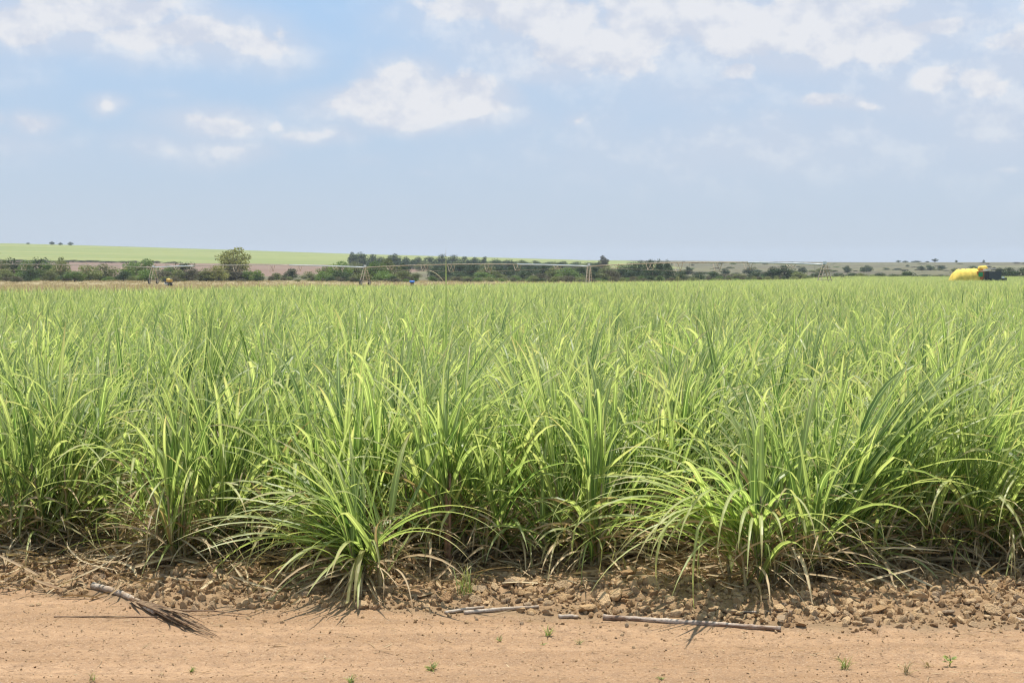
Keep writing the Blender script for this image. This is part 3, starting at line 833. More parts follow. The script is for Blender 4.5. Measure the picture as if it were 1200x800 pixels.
# ------------------------------------------------------------------ trees
def tree_kind(seed, kind):
    """crown and trunk for a tree about 6 high and 6 wide"""
    rg = np.random.default_rng(seed); cr, tr = MB(), MB()
    if kind == 'dense': H, nc, lo, rr, ql = 6., 34, .25, (.65, 1.2), (.2, .42)
    elif kind == 'airy': H, nc, lo, rr, ql = 6., 44, 1.1, (.5, .95), (.18, .36)
    else: H, nc, lo, rr, ql = 6., 22, .3, (.8, 1.4), (.2, .45)
    cs = []
    for k in range(nc):
        for _ in range(30):
            p = rg.uniform(-1, 1, 3)
            if (p ** 2).sum() < 1: break
        zc = lo + (H - .9 - lo) * (p[2] * .5 + .5)
        hz = (zc - lo) / (H - lo)
        wd = {'dense': 2.5 * (1 - .65 * max(0, hz - .35) ** 1.3 / .6), 'airy': 2.4 * math.sqrt(max(.1, 1 - (hz * 2 - 1.05) ** 2)), 'bush': 2.6 * (1 - .75 * hz ** 1.5)}[kind]
        c = np.array([p[0] * wd, p[1] * wd, zc]); cs.append(c)
        r = rg.uniform(*rr)
        rnd0 = rg.uniform(.15, .85)
        nq = int(95 * r if kind != 'airy' else 110 * r)
        d = rg.normal(size=(nq, 3)); d /= np.linalg.norm(d, axis=1)[:, None]
        q = c + d * (r * rg.uniform(.35, 1.08, nq) ** .6)[:, None] * np.array([1.15, 1.15, .85])
        for w in q:
            if w[2] < .1: continue
            s = rg.uniform(*ql)
            a = rg.normal(size=3); a /= np.linalg.norm(a); b = np.cross(a, rg.normal(size=3)); b /= np.linalg.norm(b)
            cr.add([w - a * s * .5, w - b * s * .3, w + a * s * .5, w + b * s * .3], [(0, 1, 2, 3)], (.2, .3, min(1, max(0, rnd0 + rg.normal(0, .15))), 0))
    top = np.array([rg.uniform(-.3, .3), rg.uniform(-.3, .3), H * .62])
    tr.tube([(0, 0, -.3), (.05, .03, .8), (.1, -.05, H * .35), top], [.24, .2, .15, .07], 7)
    for c in cs[::2]:
        s = rg.uniform(.15, .55); b0 = np.array([.08, 0, 0]) + top * s
        tr.tube([b0, (b0 + c) / 2 + np.array([0, 0, .2]), c], [.09, .06, .02], 5)
    return cr, tr
TK = {}
for kind, num in (('dense', 6), ('airy', 2), ('bush', 5)):
    TK[kind] = []
    for i in range(num):
        cr, tr = tree_kind(500 + i * 7 + len(kind), kind)
        tmesh = tr.mesh('trunk', M['bark'], True)
        for v in ('crown_dark',):
            pass
        TK[kind].append((cr, tmesh, {}))
def crown_mesh(entry, mat):
    if mat not in entry[2]: entry[2][mat] = entry[0].mesh('crown', M[mat])
    return entry[2][mat]
def tree(u, ytop, wpx, d, kind, mat, label, group, name='tree'):
    x = (u - 600) / F * d; z = float(terrain(x, d))
    H = (324 - ytop) / F * d + CAMH - z
    H = max(H, 1.2); W = wpx / F * d
    o = empty(name, (x, d, z), U(0, 6.28), (W / 5.6, W / 5.6, H / 5.9)); tag(o, label, 'tree' if name == 'tree' else 'bush', group)
    e = TK[kind][int(rng.integers(0, len(TK[kind])))]
    inst('crown', crown_mesh(e, mat), o); inst('trunk', e[1], o)
D_, G_, O_, P_, Y_ = 'crown_dark', 'crown_green', 'crown_olive', 'crown_pale', 'crown_grey'
gl = 'trees and bushes behind the dry grass on the left'
L1 = 'dense green tree in the thicket at the far left behind the dry grass'
for u, t, w, m, k in ((-22, 299, 34, D_, 'dense'), (-4, 301, 32, O_, 'dense'), (14, 300, 32, D_, 'dense'), (30, 301, 26, G_, 'dense'), (46, 298, 32, D_, 'dense'), (58, 303, 26, G_, 'dense')):
    tree(u, t, w, U(300, 325), k, m, L1, gl)
tree(72, 300, 28, 312, 'dense', O_, 'olive yellow tree at the right end of the far left thicket', gl)
for u, t, w, m in ((8, 314, 26, O_), (36, 313, 28, D_), (60, 316, 22, O_), (88, 314, 26, G_), (78, 318, 20, D_), (24, 318, 24, G_)):
    tree(u, t, w, U(285, 297), 'bush', m, 'low bush at the foot of the far left thicket', gl, 'bush')
tree(106, 307, 34, 300, 'dense', O_, 'greyish olive tree between the far left thicket and the bright green tree', gl)
tree(124, 308, 32, 306, 'dense', O_, 'greyish olive tree touching the left side of the bright green tree', gl)
tree(152, 303, 30, 303, 'dense', G_, 'bright green tree left of the first irrigation tower', gl)
tree(170, 301.5, 30, 306, 'dense', G_, 'bright green tree right behind the first irrigation tower', gl)
tree(170, 315, 30, 292, 'bush', G_, 'low bright green bush at the foot of the first irrigation tower', gl, 'bush')
tree(145, 317, 20, 291, 'bush', D_, 'dark low bush below the bright green tree', gl, 'bush')
tree(215, 304, 34, 318, 'dense', D_, 'dark green tree behind the light coloured pipe section', gl)
tree(198, 309, 24, 316, 'dense', G_, 'small green tree between the bright and the dark green ones', gl)
for u, t, w, m in ((192, 315, 26, Y_), (210, 315, 26, O_), (226, 313, 28, Y_), (243, 313, 26, O_), (240, 318, 30, Y_)):
    tree(u, t, w, U(287, 297), 'bush', m, 'greyish bush in the scrub between the dark green tree and the tall pale tree', gl, 'bush')
tree(274, 286.5, 48, 305, 'airy', P_, 'tall pale olive tree with a round airy crown, highest on the left', gl)
for u, t, w, m in ((257, 309, 24, P_), (274, 308, 30, Y_), (290, 314, 24, G_), (302, 315, 18, G_), (264, 316, 26, O_), (282, 318, 26, Y_)):
    tree(u, t, w, U(288, 297), 'bush', m, 'bush at the foot of the tall pale tree', gl, 'bush')
gm = 'trees and bushes behind the second irrigation span'
tree(325, 319, 16, 330, 'bush', O_, 'small olive bush on the bare soil right of the tall pale tree', gm, 'bush')
tree(343, 313.5, 20, 340, 'bush', D_, 'round dark bush alone on the bare brown slope', gm, 'bush')
tree(363, 317.5, 20, 330, 'bush', O_, 'olive bush right of the round dark bush', gm, 'bush')
for u, t, w, m in ((384, 310, 30, O_), (398, 304.5, 30, G_), (414, 309, 30, O_), (440, 304, 32, G_), (456, 301, 28, O_), (472, 307, 26, D_), (428, 312, 28, D_)):
    tree(u, t, w, U(312, 335), 'dense', m, 'green tree in the clump behind the second irrigation tower', gm)
for u, t, w, m in ((378, 317, 22, G_), (402, 316, 26, D_), (424, 318, 26, O_), (450, 316, 28, G_), (474, 316, 24, O_), (487, 318, 18, O_)):
    tree(u, t, w, U(296, 306), 'bush', m, 'low bush in front of the green trees by the second tower', gm, 'bush')
gh = 'dark trees along the hillside'
for u, t, w in ((413, 294.5, 12), (422, 294, 20), (436, 297, 18), (446, 299.5, 16), (457, 298, 18), (464, 296, 14), (476, 300, 16), (490, 300.5, 18), (502, 298.5, 18), (518, 296, 18), (532, 297, 18), (545, 299, 18), (556, 300.5, 16), (568, 300, 12), (580, 302, 20), (597, 303, 22), (612, 304, 22), (628, 305, 22), (645, 305, 22), (660, 305.5, 20), (676, 305.5, 20), (690, 306, 20), (700, 307, 16)):
    tree(u, t, w, U(700, 735), 'dense', D_, 'dark far off tree in the line along the hillside', gh)
for k in range(30):
    u = 418 + k * 9.6 + U(-3, 3); tree(u, 303.5 + (u - 418) * .012 + U(-1, 1.5), U(16, 24), U(610, 680), 'dense', D_ if k % 4 else O_, 'dark far off tree in the line along the hillside', gh)
gb = 'trees of the dark belt in the middle'
for u, t, w, m in ((512, 311, 24, D_), (524, 309, 24, D_), (538, 306, 26, D_), (554, 308, 28, D_), (570, 310, 26, O_), (586, 310, 26, D_), (602, 309, 28, D_), (620, 311, 28, D_), (638, 309, 24, D_), (650, 311, 24, O_), (682, 310, 24, D_), (698, 309, 22, D_), (712, 308, 22, O_), (728, 308, 24, D_), (740, 305, 20, D_)):
    tree(u, t, w, U(360, 400), 'dense', m, 'dark tree in the belt behind the third irrigation span', gb)
tree(666, 312.5, 34, 330, 'bush', G_, 'round brighter green tree in front of the dark belt left of the third tower', gb)
for u, t, w in ((748, 302, 20), (760, 300.5, 20), (773, 302, 18), (782, 302.5, 14)):
    tree(u, t, w, U(370, 385), 'dense', D_, 'dark tall tree at the right end of the dark belt', gb)
for u, t, w, m in ((516, 318, 24, D_), (540, 317, 28, D_), (566, 318, 28, G_), (582, 316, 24, O_), (612, 317, 28, D_), (634, 319, 24, Y_), (690, 317, 26, D_), (704, 318, 24, O_), (716, 315, 24, Y_), (740, 315, 26, D_), (764, 313, 28, D_), (784, 313, 22, D_), (798, 316, 18, D_)):
    tree(u, t, w, U(308, 340), 'bush', m, 'low bush along the foot of the dark belt', gb, 'bush')
tree(707, 297.5, 14, 560, 'airy', Y_, 'lone thin grey tree standing above the dark belt', gb)
gr = 'bushes scattered over the scrubland on the right'
for u, t, w, m, d in ((806, 312, 14, D_, 520), (818, 318, 20, D_, 340), (836, 317.5, 20, D_, 350), (850, 313, 12, D_, 520), (877, 312, 14, D_, 540), (886, 317, 24, D_, 345), (902, 317, 22, D_, 350), (936, 317.5, 24, O_, 340), (955, 319, 22, D_, 335), (985, 319, 26, D_, 340), (998, 317.5, 20, D_, 350), (992, 311, 12, D_, 620), (1015, 310, 16, D_, 640), (1032, 319, 20, D_, 345), (1046, 319.5, 18, D_, 340), (1079, 311, 10, D_, 680), (1090, 310.5, 14, D_, 690), (1102, 310.5, 10, D_, 700), (1140, 310, 16, D_, 560), (962, 313, 14, O_, 560), (940, 312, 12, D_, 600), (866, 319, 18, O_, 335), (1120, 313, 14, O_, 540), (1010, 319, 18, O_, 345)):
    tree(u, t, w, d, 'bush' if d < 400 else 'dense', m, 'dark bush scattered on the brown scrubland on the right', gr, 'bush')
tree(918, 308.5, 28, 345, 'dense', D_, 'dark tree below the pipe left of the fourth irrigation tower', gr)
tree(906, 312, 26, 348, 'dense', D_, 'dark tree touching the left side of the one below the pipe', gr)
tree(1062, 315.5, 22, 335, 'bush', D_, 'dark round bush left of the yellow covered trailer', gr, 'bush')
for u, t, w in ((1172, 313, 18), (1182, 311.5, 22), (1197, 312, 24), (1212, 311, 24)):
    tree(u, t, w, U(340, 350), 'dense', D_, 'dark tree behind the machine at the right edge', gr)
gc = 'tiny trees on the skyline'
for u, t, w in ((1052, 304.8, 7), (1060, 305.2, 7), (1073, 305.2, 12), (1086, 306.5, 5), (1095, 302.5, 8), (1120, 304.3, 4), (1152, 304.3, 3.5)):
    tree(u, t, w, 1180, 'airy' if w == 8 else 'dense', D_, 'tiny dark tree on the skyline at the right', gc)
for u, t, w in ((34, 284.2, 5), (62, 283.0, 7), (72, 284.2, 6), (84, 283.4, 7)):
    tree(u, t, w, 1200, 'dense', D_, 'tiny dark tree on the crest of the green hill at the left', gc)

# hedge line between the bare soil and the green hill field
for k in range(26):
    u = -20 + k * 9 + U(-3, 3); d = U(752, 762); x = (u - 600) / F * d; z = float(terrain(x, d))
    o = empty('bush', (x, d, z), 0, (U(1.0, 1.7), .4, U(.14, .26))); tag(o, 'low dark bush in the hedge line between brown soil and green hill field', 'bush', 'hedge bushes below the green hill field')
    e = TK['bush'][k % 5]; inst('crown', crown_mesh(e, Y_ if k % 3 else O_), o); inst('trunk', e[1], o)

# undergrowth along the foot of the trees and over the far scrub: too many to count
um = [crown_mesh(TK['bush'][i], mt) for i, mt in ((0, O_), (1, O_), (2, Y_), (3, D_), (4, G_), (0, Y_), (2, Y_))]
pos, scl = [], []
while len(pos) < 620:
    y = U(280, 350); x = U(-.40, .40) * y; u = 600 + x / y * F
    if (300 < u < 372 and rng.random() < .85) or (488 < u < 506): continue
    if u < 300 and rng.random() < .6: continue
    if 800 < u and rng.random() < .3: continue
    h = U(.10, .26); w_ = U(.25, .55); pos.append((x, y, float(terrain(x, y)) - .1)); scl.append((w_, w_, h))
while len(pos) < 900:
    y = 360 + 700 * rng.random() ** 1.3; x = U(-.06, .40) * y; u = 600 + x / y * F
    if u < 800 and y > 720: continue
    if u < 520: continue
    if fbm(np.array(x / 45), np.array(y / 45), 77, 2) < .5: continue
    h = U(.08, .24); w_ = U(.4, 1.1); pos.append((x, y, float(terrain(x, y)) - .1)); scl.append((w_, w_, h))
n = len(pos)
tag(scatter('undergrowth', um, pos, np.c_[np.zeros((n, 2)), rng.uniform(0, 6.28, n)], scl, rng.integers(0, len(um), n)), 'low scrub growing along the foot of the trees and over the far brown land', 'undergrowth', kind='stuff')

# dry grass beyond the cane on the left
gk = []
for i in range(5):
    mb = MB()
    for k in range(16):
        blade(mb, np.array([U(-.3, .3), U(-.3, .3), 0]), U(0, 6.28), U(.05, .6), U(.2, .42), U(.02, .04), U(.2, 1), 1.5, 3, U(-1, 1), 0, None, U(0, 1), U(0, .6), False)
    gk.append(mb.mesh('dry_tuft', M['drygrass']))
pos = []
while len(pos) < 9000:
    y = 40 + 265 * rng.random() ** .8; x = U(-.42, .22) * y
    if y < field_edge(x) + 1.5 or x > 60: continue
    pos.append((x, y, gz(x, y)))
n = len(pos); s = rng.uniform(.6, 1.5, n)
tag(scatter('dry_grass', gk, pos, np.c_[np.zeros((n, 2)), rng.uniform(0, 6.28, n)], np.c_[s * 1.6, s * 1.6, s * .8], rng.integers(0, 5, n)), 'short dry tan grass between the cane field and the trees', 'grass', kind='stuff')

# ------------------------------------------------------------------ centre pivot irrigator
def at(u, D): return np.array([(u - 600) / F * D, D, 0.])
TW = [at(-70, 288), at(180, 262), at(428, 236), at(690, 207), at(966, 177)]
HP = 3.15
def zt(p): return float(terrain(p[0], p[1]))
root = empty('irrigation_pivot', tuple(TW[2]))
tag(root, 'long centre pivot irrigation pipe on wheeled towers crossing behind the cane field', 'irrigator')
O0 = TW[2]
def tower(p, yaw, lad):
    w = empty('tower', tuple(p - O0)); w.parent = root
    fx = np.array([math.cos(yaw), math.sin(yaw), 0]); px = np.array([-math.sin(yaw), math.cos(yaw), 0])
    apex = np.array([0, 0, HP]); leg_ends = []
    for sd in (-1, 1):
        for q in (-1, 1):
            foot = fx * sd * 1.55 + px * q * .24 + np.array([0, 0, .75])
            mb = MB(); mb.tube([foot, apex + fx * sd * .14 + px * q * .2], .052, 6); mb.build('leg', M['rust'], w)
        mb = MB(); c = fx * sd * 1.75 + np.array([0, 0, .6])
        n = 20; pr = []
        for k in range(n + 1):
            a = math.tau * k / n; pr.append(c + fx * math.cos(a) * .42 + np.array([0, 0, math.sin(a) * .42]))
        mb.tube(pr, .10, 7, cap=False)
        wh = mb.build('wheel', M['rubber'], w, True)
        mb = MB(); mb.tube([c - px * .08, c + px * .08], .36, 14); mb.build('rim', M['galv'], wh)
    mb = MB(); mb.tube([-fx * 1.75 + np.array([0, 0, .72]), fx * 1.75 + np.array([0, 0, .72])], .08, 6); mb.build('base_beam', M['rust'], w)
    mb = MB()
    for k, hh in enumerate((1.3, 1.75, 2.2, 2.6)):
        q = (hh - .75) / (HP - .75); e = 1.55 + (.14 - 1.55) * q
        for sgn in (-1, 1):
            mb.tube([-fx * e + px * sgn * .32 + np.array([0, 0, hh]), fx * e + px * sgn * .32 + np.array([0, 0, hh])], .035, 5)
    mb.build('cross_brace', M['rust'], w)
    mb = MB(); mb.box((0, 0, HP + .22), (.32, .32, .34), yaw); mb.build('control_box', M['white_paint'], w)
for p, yaw in zip(TW, (R(60), R(80), R(72), R(80), R(48))):
    q = p.copy(); q[2] = zt(p); tower(q, yaw, 0)
for i in range(4):
    A0, A1 = TW[i].copy(), TW[i + 1].copy(); A0[2] = zt(A0); A1[2] = zt(A1)
    n = 24; P = []
    for k in range(n + 1):
        q = k / n; P.append(A0 * (1 - q) + A1 * q + np.array([0, 0, HP + .42 * 4 * q * (1 - q) - .0]) - O0)
    split = {0: (0, 24), 1: (0, 5), 2: (0, 18), 3: (0, 17)}[i]
    dirh = (A1 - A0); dirh /= np.linalg.norm(dirh); prp = np.array([-dirh[1], dirh[0], 0])
    sp = MB()
    if i == 1:
        sp.tube(P[5:17], .056, 8); s2 = MB(); s2.tube(P[:6], .105, 8); s3 = MB(); s3.tube(P[16:], .10, 8)
    elif i == 3:
        sp.tube(P[:18], .056, 8); s2 = MB(); s2.tube(P[17:], .10, 8); s3 = None
    elif i == 2:
        sp.tube(P[:18], .056, 8); s2 = MB(); s2.tube(P[17:], .09, 8); s3 = None
    else:
        sp.tube(P, .056, 8); s2 = s3 = None
    so = sp.build('pipe_span', M['rust'] if i >= 2 else M['galv'], root, True)
    for s_ in (s2, s3):
        if s_: x_ = s_.build('pipe_section', M['galv_new'], so, True); x_['label'] = 'newer light coloured pipe section'
    # truss: V braces and thin rods
    low = []
    for k, q in enumerate(np.linspace(.12, .88, 6)):
        c = P[int(round(q * n))]; drop = np.array([0, 0, -1.0 * math.sin(math.pi * q) - .15]); low.append(c + drop)
        vb = MB()
        for sd in (-1, 1):
            vb.tube([c + prp * sd * .0 + dirh * sd * .8, c + drop + prp * sd * .5], .034, 5)
            vb.tube([c + dirh * sd * .2, c + drop - prp * sd * .5], .034, 5)
        vb.tube([c + drop - prp * .5, c + drop + prp * .5], .034, 5)
        vb.build('truss_brace', M['rust'], so)
    rod = MB()
    for sd in (-1, 1):
        ch = [P[0] - np.array([0, 0, .1])] + [l + prp * sd * .5 for l in low] + [P[-1] - np.array([0, 0, .1])]
        rod.tube(ch, .005, 4, cap=False)
    rod.build('truss_rod', M['rust'], so)
    for k in range(2, n, 3):
        dh = MB(); c = P[k]; dh.tube([c + np.array([0, 0, .0]), c + prp * .18 + np.array([0, 0, .16]), c + prp * .3 + np.array([0, 0, -.1]), c + prp * .3 + np.array([0, 0, -1.0])], .009, 4)
        dh.build('drop_hose', M['rubber'], so)

# ------------------------------------------------------------------ covered trailer and machine at the right
Dt = 198
p = at(1125.4, Dt); p[2] = zt(p)
tr = empty('covered_trailer', tuple(p), R(4)); tag(tr, 'trailer under a ribbed yellow tarpaulin beside the dark machine at the right', 'trailer')
px_ = Dt / F
mb = MB(); n = 44; m = 16; Lx = 32 * px_; V, fcs = [], []
for i in range(n + 1):
    q = i / n; x = -Lx * .42 + Lx * q
    h = 2.75 * math.sqrt(max(0.0, 1 - max(0, (.38 - q) / .38) ** 2.4)) * (.93 + .07 * q) 
    sc_ = .10 * abs(math.sin(q * math.pi * 5))
    pass
    wv = 1.25 * (.55 + .45 * min(1, h / 2.2))
    for k in range(m + 1):
        a = math.pi * k / m
        V.append((x, math.cos(a) * wv, .75 + max(0, h - .75 + sc_) * math.sin(a) ** .7 if h > .75 else .75))
for i in range(n):
    for k in range(m): fcs.append((i * (m + 1) + k, i * (m + 1) + k + 1, (i + 1) * (m + 1) + k + 1, (i + 1) * (m + 1) + k))
fcs.append(tuple(n * (m + 1) + k for k in range(m + 1)))
mb.add(V, fcs); mb.build('tarpaulin', M['tarp'], tr, True)
mb = MB(); mb.box((Lx * .08, 0, .66), (Lx * .9, 2.3, .16)); mb.build('trailer_bed', M['dark_metal'], tr)
for sx in (.2, .38):
    for sy in (-1, 1):
        mb = MB(); mb.tube([(Lx * sx, sy * .95, .42), (Lx * sx, sy * 1.2, .42)], .42, 16); mb.build('wheel', M['rubber'], tr)
p = at(1160, Dt); p[2] = zt(p)
tk = empty('farm_machine', tuple(p), R(4)); tag(tk, 'dark grey farm machine with a green panel and white roof behind the yellow trailer', 'farm machine')
mb = MB(); mb.box((.1, 0, 1.75), (17 * px_, 2.2, 1.25)); mb.box((1.65, 0, 1.1), (5 * px_, 2.0, .8)); mb.box((1.0, .0, 2.55), (9 * px_, 1.8, .12)); mb.build('body', M['dark_metal'], tk)
mb = MB(); mb.box((-1.75, -.6, 1.65), (7.5 * px_, .5, 1.45)); mb.build('panel_frame', M['orange_paint'], tk)
mb = MB(); mb.box((-1.75, -.87, 1.95), (5.2 * px_, .05, .62)); mb.build('green_panel', M['green_paint'], tk)
mb = MB(); mb.box((-1.0, -.3, 2.62), (4 * px_, 2.4, .18)); mb.build('roof', M['white_paint'], tk)
mb = MB(); mb.tube([(-1.75, -.1, 2.55), (-1.6, -.1, 2.78), (-.75, -.1, 2.86), (-.45, -.1, 2.7)], [.2, .34, .34, .15], 12); mb.build('yellow_hood', M['tarp'], tk, True)
mb = MB(); mb.box((-.05, -.2, 2.72), (8 * px_, 1.5, .10)); mb.build('top_cover', M['pale_roof'], tk)
mb = MB(); mb.box((1.35, -1.12, 1.55), (3 * px_, .06, .28)); mb.build('lamp_panel', M['white_paint'], tk)
mb = MB(); mb.box((-.95, -1.115, 1.95), (4 * px_, .04, .9)); mb.build('cab_window', M['glass_dark'], tk)
for sx, r in ((-.9, .75), (1.5, .5)):
    for sy in (-1, 1):
        mb = MB(); mb.tube([(sx, sy * .95, r), (sx, sy * 1.3, r)], r, 18); mb.build('wheel', M['rubber'], tk)

# ------------------------------------------------------------------ yellow pump and blue drum at the left
p = at(197.5, 225); p[2] = zt(p)
pu = empty('pump_cart', tuple(p)); tag(pu, 'small yellow and black pump cart with white tank near the first irrigation tower', 'pump')
mb = MB(); mb.tube([(-.25, 0, .98), (.0, 0, 1.05), (.45, 0, 1.0), (.62, 0, .9)], [.26, .32, .32, .18], 12); mb.build('engine_cover', M['yellow_paint'], pu, True)
mb = MB(); mb.box((-.5, 0, 1.05), (.36, .5, .44)); mb.box((.1, 0, .62), (1.1, .5, .16)); mb.build('engine_block', M['dark_metal'], pu)
mb = MB(); mb.tube([(-.6, 0, .42), (-.5, 0, .5), (-.1, 0, .5), (.0, 0, .42)], [.1, .26, .26, .1], 12); mb.build('tank', M['white_paint'], pu, True)
mb = MB(); mb.box((.45, 0, 1.33), (.3, .4, .06)); mb.build('cap_plate', M['white_paint'], pu)
for sy in (-1, 1):
    mb = MB(); mb.tube([(.3, sy * .35, .28), (.3, sy * .48, .28)], .28, 14); mb.build('wheel', M['rubber'], pu)
p = at(483, 150); p[2] = zt(p)
dr = empty('fertiliser_bin', tuple(p)); tag(dr, 'small brown bin with a bright blue lid at the far edge of the cane field', 'bin')
mb = MB(); mb.box((0, 0, .52), (.38, .4, 1.0)); mb.build('bin_body', M['brown_box'], dr)
mb = MB(); mb.tube([(-.27, 0, 1.10), (-.23, 0, 1.13), (.23, 0, 1.13), (.27, 0, 1.10)], [.08, .13, .13, .08], 10); mb.build('lid', M['blue_plastic'], dr, True)

# ------------------------------------------------------------------ haze
mb = MB(); mb.box((0, 400, 34), (6900, 7200, 76))
hz = mb.build('haze', bpy.data.materials.new('haze_air')); tag(hz, kind='stuff')
m = hz.data.materials[0]; m.use_nodes = True; t = NT(m.node_tree)
pv = t.n('ShaderNodeVolumePrincipled'); pv.inputs['Density'].default_value = .00015
pv.inputs['Color'].default_value = (.80, .88, 1.0, 1); pv.inputs['Anisotropy'].default_value = .2
o = t.n('ShaderNodeOutputMaterial'); t.l(pv.outputs[0], o.inputs['Volume'])

# ------------------------------------------------------------------ sky with clouds, sun
SUN_EL, SUN_ROT = R(78), R(-8)
w = bpy.data.worlds.new('World'); sc.world = w; w.use_nodes = True
t = NT(w.node_tree)
sky = t.n('ShaderNodeTexSky', sky_type='NISHITA'); sky.sun_disc = False
sky.sun_elevation = SUN_EL; sky.sun_rotation = SUN_ROT; sky.altitude = 300; sky.air_density = 1.0; sky.dust_density = 1.5; sky.ozone_density = 1.2
tc = t.n('ShaderNodeTexCoord'); sx = t.n('ShaderNodeSeparateXYZ'); t.l(tc.outputs['Generated'], sx.inputs[0])
az = t.math('ARCTAN2', sx.outputs[0], sx.outputs[1])
el = t.math('ARCSINE', sx.outputs[2])
cb = t.n('ShaderNodeCombineXYZ'); t.l(az, cb.inputs[0]); t.l(el, cb.inputs[1]); AE = cb.outputs[0]
# horizontal stretch: cloud bases are flat
mp = t.n('ShaderNodeMapping'); mp.inputs['Scale'].default_value = (1, 1.3, 1); t.l(AE, mp.inputs[0])
wn = t.n('ShaderNodeTexNoise'); wn.inputs['Scale'].default_value = 16; wn.inputs['Detail'].default_value = 3; t.l(mp.outputs[0], wn.inputs['Vector'])
wv = t.vmath('MULTIPLY', t.vmath('SUBTRACT', wn.outputs['Color'], (.5, .5, .5)).outputs[0], (.035, .022, 0)).outputs[0]
AW = t.vmath('ADD', AE, wv).outputs[0]
blobs = [(60, 45, 110, 34, 1.1), (150, 38, 130, 40, 1.2), (285, 64, 85, 30, 1.1), (215, 52, 120, 36, 1.1),
         (440, 126, 85, 24, 1.15), (485, 110, 60, 40, 1.3), (548, 118, 60, 38, 1.3), (500, 138, 120, 20, 1.15),
         (140, 131, 28, 14, .9), (262, 150, 66, 22, 1.1), (268, 181, 66, 20, 1.05), (205, 180, 70, 22, .8),
         (60, 153, 30, 16, .95), (15, 150, 24, 13, .8), (50, 178, 90, 22, .65), (375, 160, 60, 17, .85), (430, 190, 45, 14, .45), (345, 155, 30, 12, .5),
         (545, 18, 95, 38, .9), (690, 45, 200, 58, 1.05), (850, 35, 210, 62, 1.15), (1010, 45, 160, 60, 1.1), (640, 82, 90, 24, .9), (1085, 50, 100, 22, .95), (930, 75, 190, 34, .9),
         (858, 92, 36, 18, .9), (975, 131, 75, 15, .9), (890, 155, 160, 34, .62), (1010, 160, 170, 44, .65), (1090, 108, 62, 26, .95), (1160, 95, 100, 52, .85), (1160, 175, 130, 46, .62), (1172, 209, 55, 11, .75),
         (1000, 200, 280, 46, .42), (675, 142, 28, 14, .7), (650, 186, 36, 13, .5), (720, 204, 30, 11, .55), (490, 206, 26, 9, .5), (550, 222, 50, 10, .35), (210, 120, 40, 12, .4), (1180, 20, 70, 30, .8),
         (1080, 110, 220, 90, .75), (830, 110, 260, 50, .6), (1150, 160, 190, 100, .8), (900, 185, 340, 60, .8), (700, 150, 200, 60, .5), (100, 60, 200, 40, .5), (620, 40, 200, 60, .6), (80, 190, 160, 30, .35), (300, 180, 180, 40, .3), (-160, 90, 200, 40, .9), (-120, 10, 140, 40, .8), (1380, 80, 220, 60, .9), (400, -90, 240, 50, .9), (900, -110, 300, 60, 1.), (-200, -120, 260, 60, .8)]
puffs = [(40, 48, 70, 26, 1), (110, 32, 80, 30, 1.1), (170, 26, 60, 28, 1.1), (215, 52, 110, 26, 1), (300, 62, 60, 24, .95), (330, 48, 30, 16, .7),
         (398, 126, 40, 18, .8), (432, 118, 48, 28, 1.1), (474, 106, 42, 34, 1.25), (490, 132, 110, 20, 1.2), (540, 112, 46, 36, 1.2), (575, 132, 30, 18, .8),
         (139, 131, 24, 13, .8), (262, 150, 54, 18, .95), (235, 143, 26, 12, .8), (268, 180, 52, 17, .85), (200, 181, 40, 14, .6), (60, 152, 24, 13, .85), (15, 151, 18, 10, .7), (372, 160, 46, 13, .75), (332, 150, 16, 12, .6),
         (545, 12, 80, 30, .9), (640, 30, 110, 40, 1), (700, 62, 120, 34, 1), (780, 24, 120, 44, 1.1), (860, 40, 110, 44, 1.1), (950, 30, 110, 46, 1.15), (1010, 60, 100, 36, 1.05), (1075, 48, 60, 18, .9), (860, 92, 30, 17, .95),
         (955, 128, 34, 14, .85), (1000, 132, 28, 10, .8), (1085, 106, 42, 22, .95), (1130, 112, 50, 24, .8), (1170, 70, 70, 30, .8), (1190, 30, 50, 24, .8), (1165, 209, 50, 10, .65), (675, 142, 22, 13, .6), (1150, 172, 40, 14, .5), (860, 152, 60, 14, .5), (905, 186, 40, 9, .4)]
def field(bl, slope):
    acc = None
    for u, v, ru, rv, k in bl:
        c = ((u - 600) / F, (324 - v) / F, 0); s_ = (F / ru, F / rv, 0)
        d = t.vmath('LENGTH', t.vmath('MULTIPLY', t.vmath('SUBTRACT', AW, c).outputs[0], s_).outputs[0]).outputs['Value']
        f = t.math('MULTIPLY', t.math('SUBTRACT', 1.0, t.math('MULTIPLY', d, slope), clamp=True), k)
        acc = f if acc is None else t.math('SMOOTH_MAX', acc, f, .2)
    return acc
acc = field(blobs, .55)
puff = field(puffs, .62)
# clouds elsewhere in the sky
gen = t.noise(t.vmath('MULTIPLY', mp.outputs[0], (1, 1, 1)).outputs[0], 3.2, 4)
aaz = t.math('ABSOLUTE', az)
outm = t.math('MAXIMUM', t.rng(aaz, .42, .7, smooth=True), t.rng(el, .24, .45, smooth=True))
g2 = t.math('MULTIPLY', t.math('MULTIPLY', t.rng(gen, .45, .7), outm), t.rng(el, .05, .2))
acc = t.math('MAXIMUM', acc, g2)
def cn(off):
    v = t.vmath('ADD', mp.outputs[0], (0, off, 0)).outputs[0]
    return t.noise(v, 26, 9, .6)
n0 = cn(0); n1 = cn(.02)
dens = t.math('ADD', puff, t.math('MULTIPLY', t.math('SUBTRACT', n0, .5), .95))
crisp = t.math('MULTIPLY', t.rng(dens, .28, .68, 0, .92, True), t.rng(puff, .10, .30, smooth=True))
far_ = t.rng(t.math('ADD', g2, t.math('MULTIPLY', t.math('SUBTRACT', n0, .5), .8)), .3, .8, 0, .9, True)
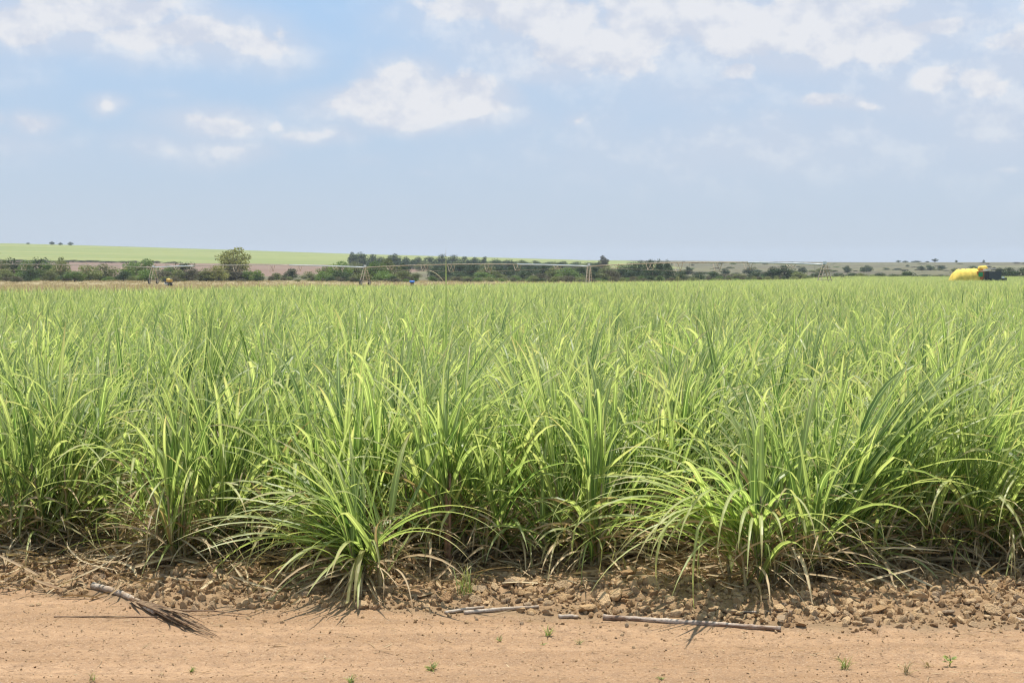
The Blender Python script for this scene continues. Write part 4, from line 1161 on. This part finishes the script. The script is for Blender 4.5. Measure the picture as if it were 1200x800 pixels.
veil = t.math('MULTIPLY', t.rng(t.math('ADD', acc, t.math('MULTIPLY', t.math('SUBTRACT', n0, .5), .35)), .12, .85, 0, .70, True), 1.0)
mask = t.math('MAXIMUM', t.math('MAXIMUM', crisp, veil), t.math('MULTIPLY', far_, t.rng(g2, .1, .3, smooth=True)))
shade = t.math('ADD', t.math('MULTIPLY', t.math('SUBTRACT', n0, n1), 3.4), t.math('MULTIPLY', t.math('SUBTRACT', crisp, .55), .5))
lit = t.rng(shade, -.3, .4, 0, 1)
ccol = t.mix(lit, (4.75, 4.95, 5.55), (6.2, 6.1, 6.15))
# pale air towards the horizon
hzf = t.math('POWER', 2.718, t.math('MULTIPLY', t.math('MAXIMUM', el, 0.0), -9.0))
base = t.mix(1.0, sky.outputs[0], (1.0, 1.0, 1.0), 'MULTIPLY')
blue = t.mix(t.rng(el, .0, .19), (3.95, 4.4, 4.95), (2.95, 4.4, 6.3))
base = t.mix(.9, base, blue)
mo = t.math('MULTIPLY', mask, t.rng(el, .03, .11, .15, .92))
col = t.mix(mo, base, ccol)
bg = t.n('ShaderNodeBackground', i_Strength=.1); t.l(col, bg.inputs[0])
o = t.n('ShaderNodeOutputWorld'); t.l(bg.outputs[0], o.inputs[0])

sl = bpy.data.lights.new('sun', 'SUN'); sl.energy = 4.6; sl.angle = R(.53); sl.color = (1, .955, .88)
so = bpy.data.objects.new('sun', sl); COL.objects.link(so)
from mathutils import Vector
sd = Vector((math.sin(SUN_ROT) * math.cos(SUN_EL), math.cos(SUN_ROT) * math.cos(SUN_EL), math.sin(SUN_EL)))
so.rotation_euler = sd.to_track_quat('Z', 'Y').to_euler(); so.location = (0, 20, 50)

# ------------------------------------------------------------------ camera and render settings
cam = bpy.data.cameras.new('camera'); co = bpy.data.objects.new('camera', cam); COL.objects.link(co)
cam.sensor_width = 36; cam.lens = F / 1200 * 36; cam.clip_start = .1; cam.clip_end = 12000
co.location = (0, 0, CAMH); co.rotation_euler = (math.pi / 2 - TILT, 0, 0)
sc.camera = co
vs = sc.view_settings; vs.view_transform = 'Standard'; vs.look = 'None'; vs.exposure = 0.5; vs.gamma = 1
sc.render.engine = 'CYCLES'
cy = sc.cycles
cy.max_bounces = 6; cy.diffuse_bounces = 3; cy.glossy_bounces = 2; cy.transmission_bounces = 3; cy.volume_bounces = 0; cy.transparent_max_bounces = 4
cy.use_denoising = True; cy.caustics_reflective = False; cy.caustics_refractive = False
cy.filter_width = 1.2
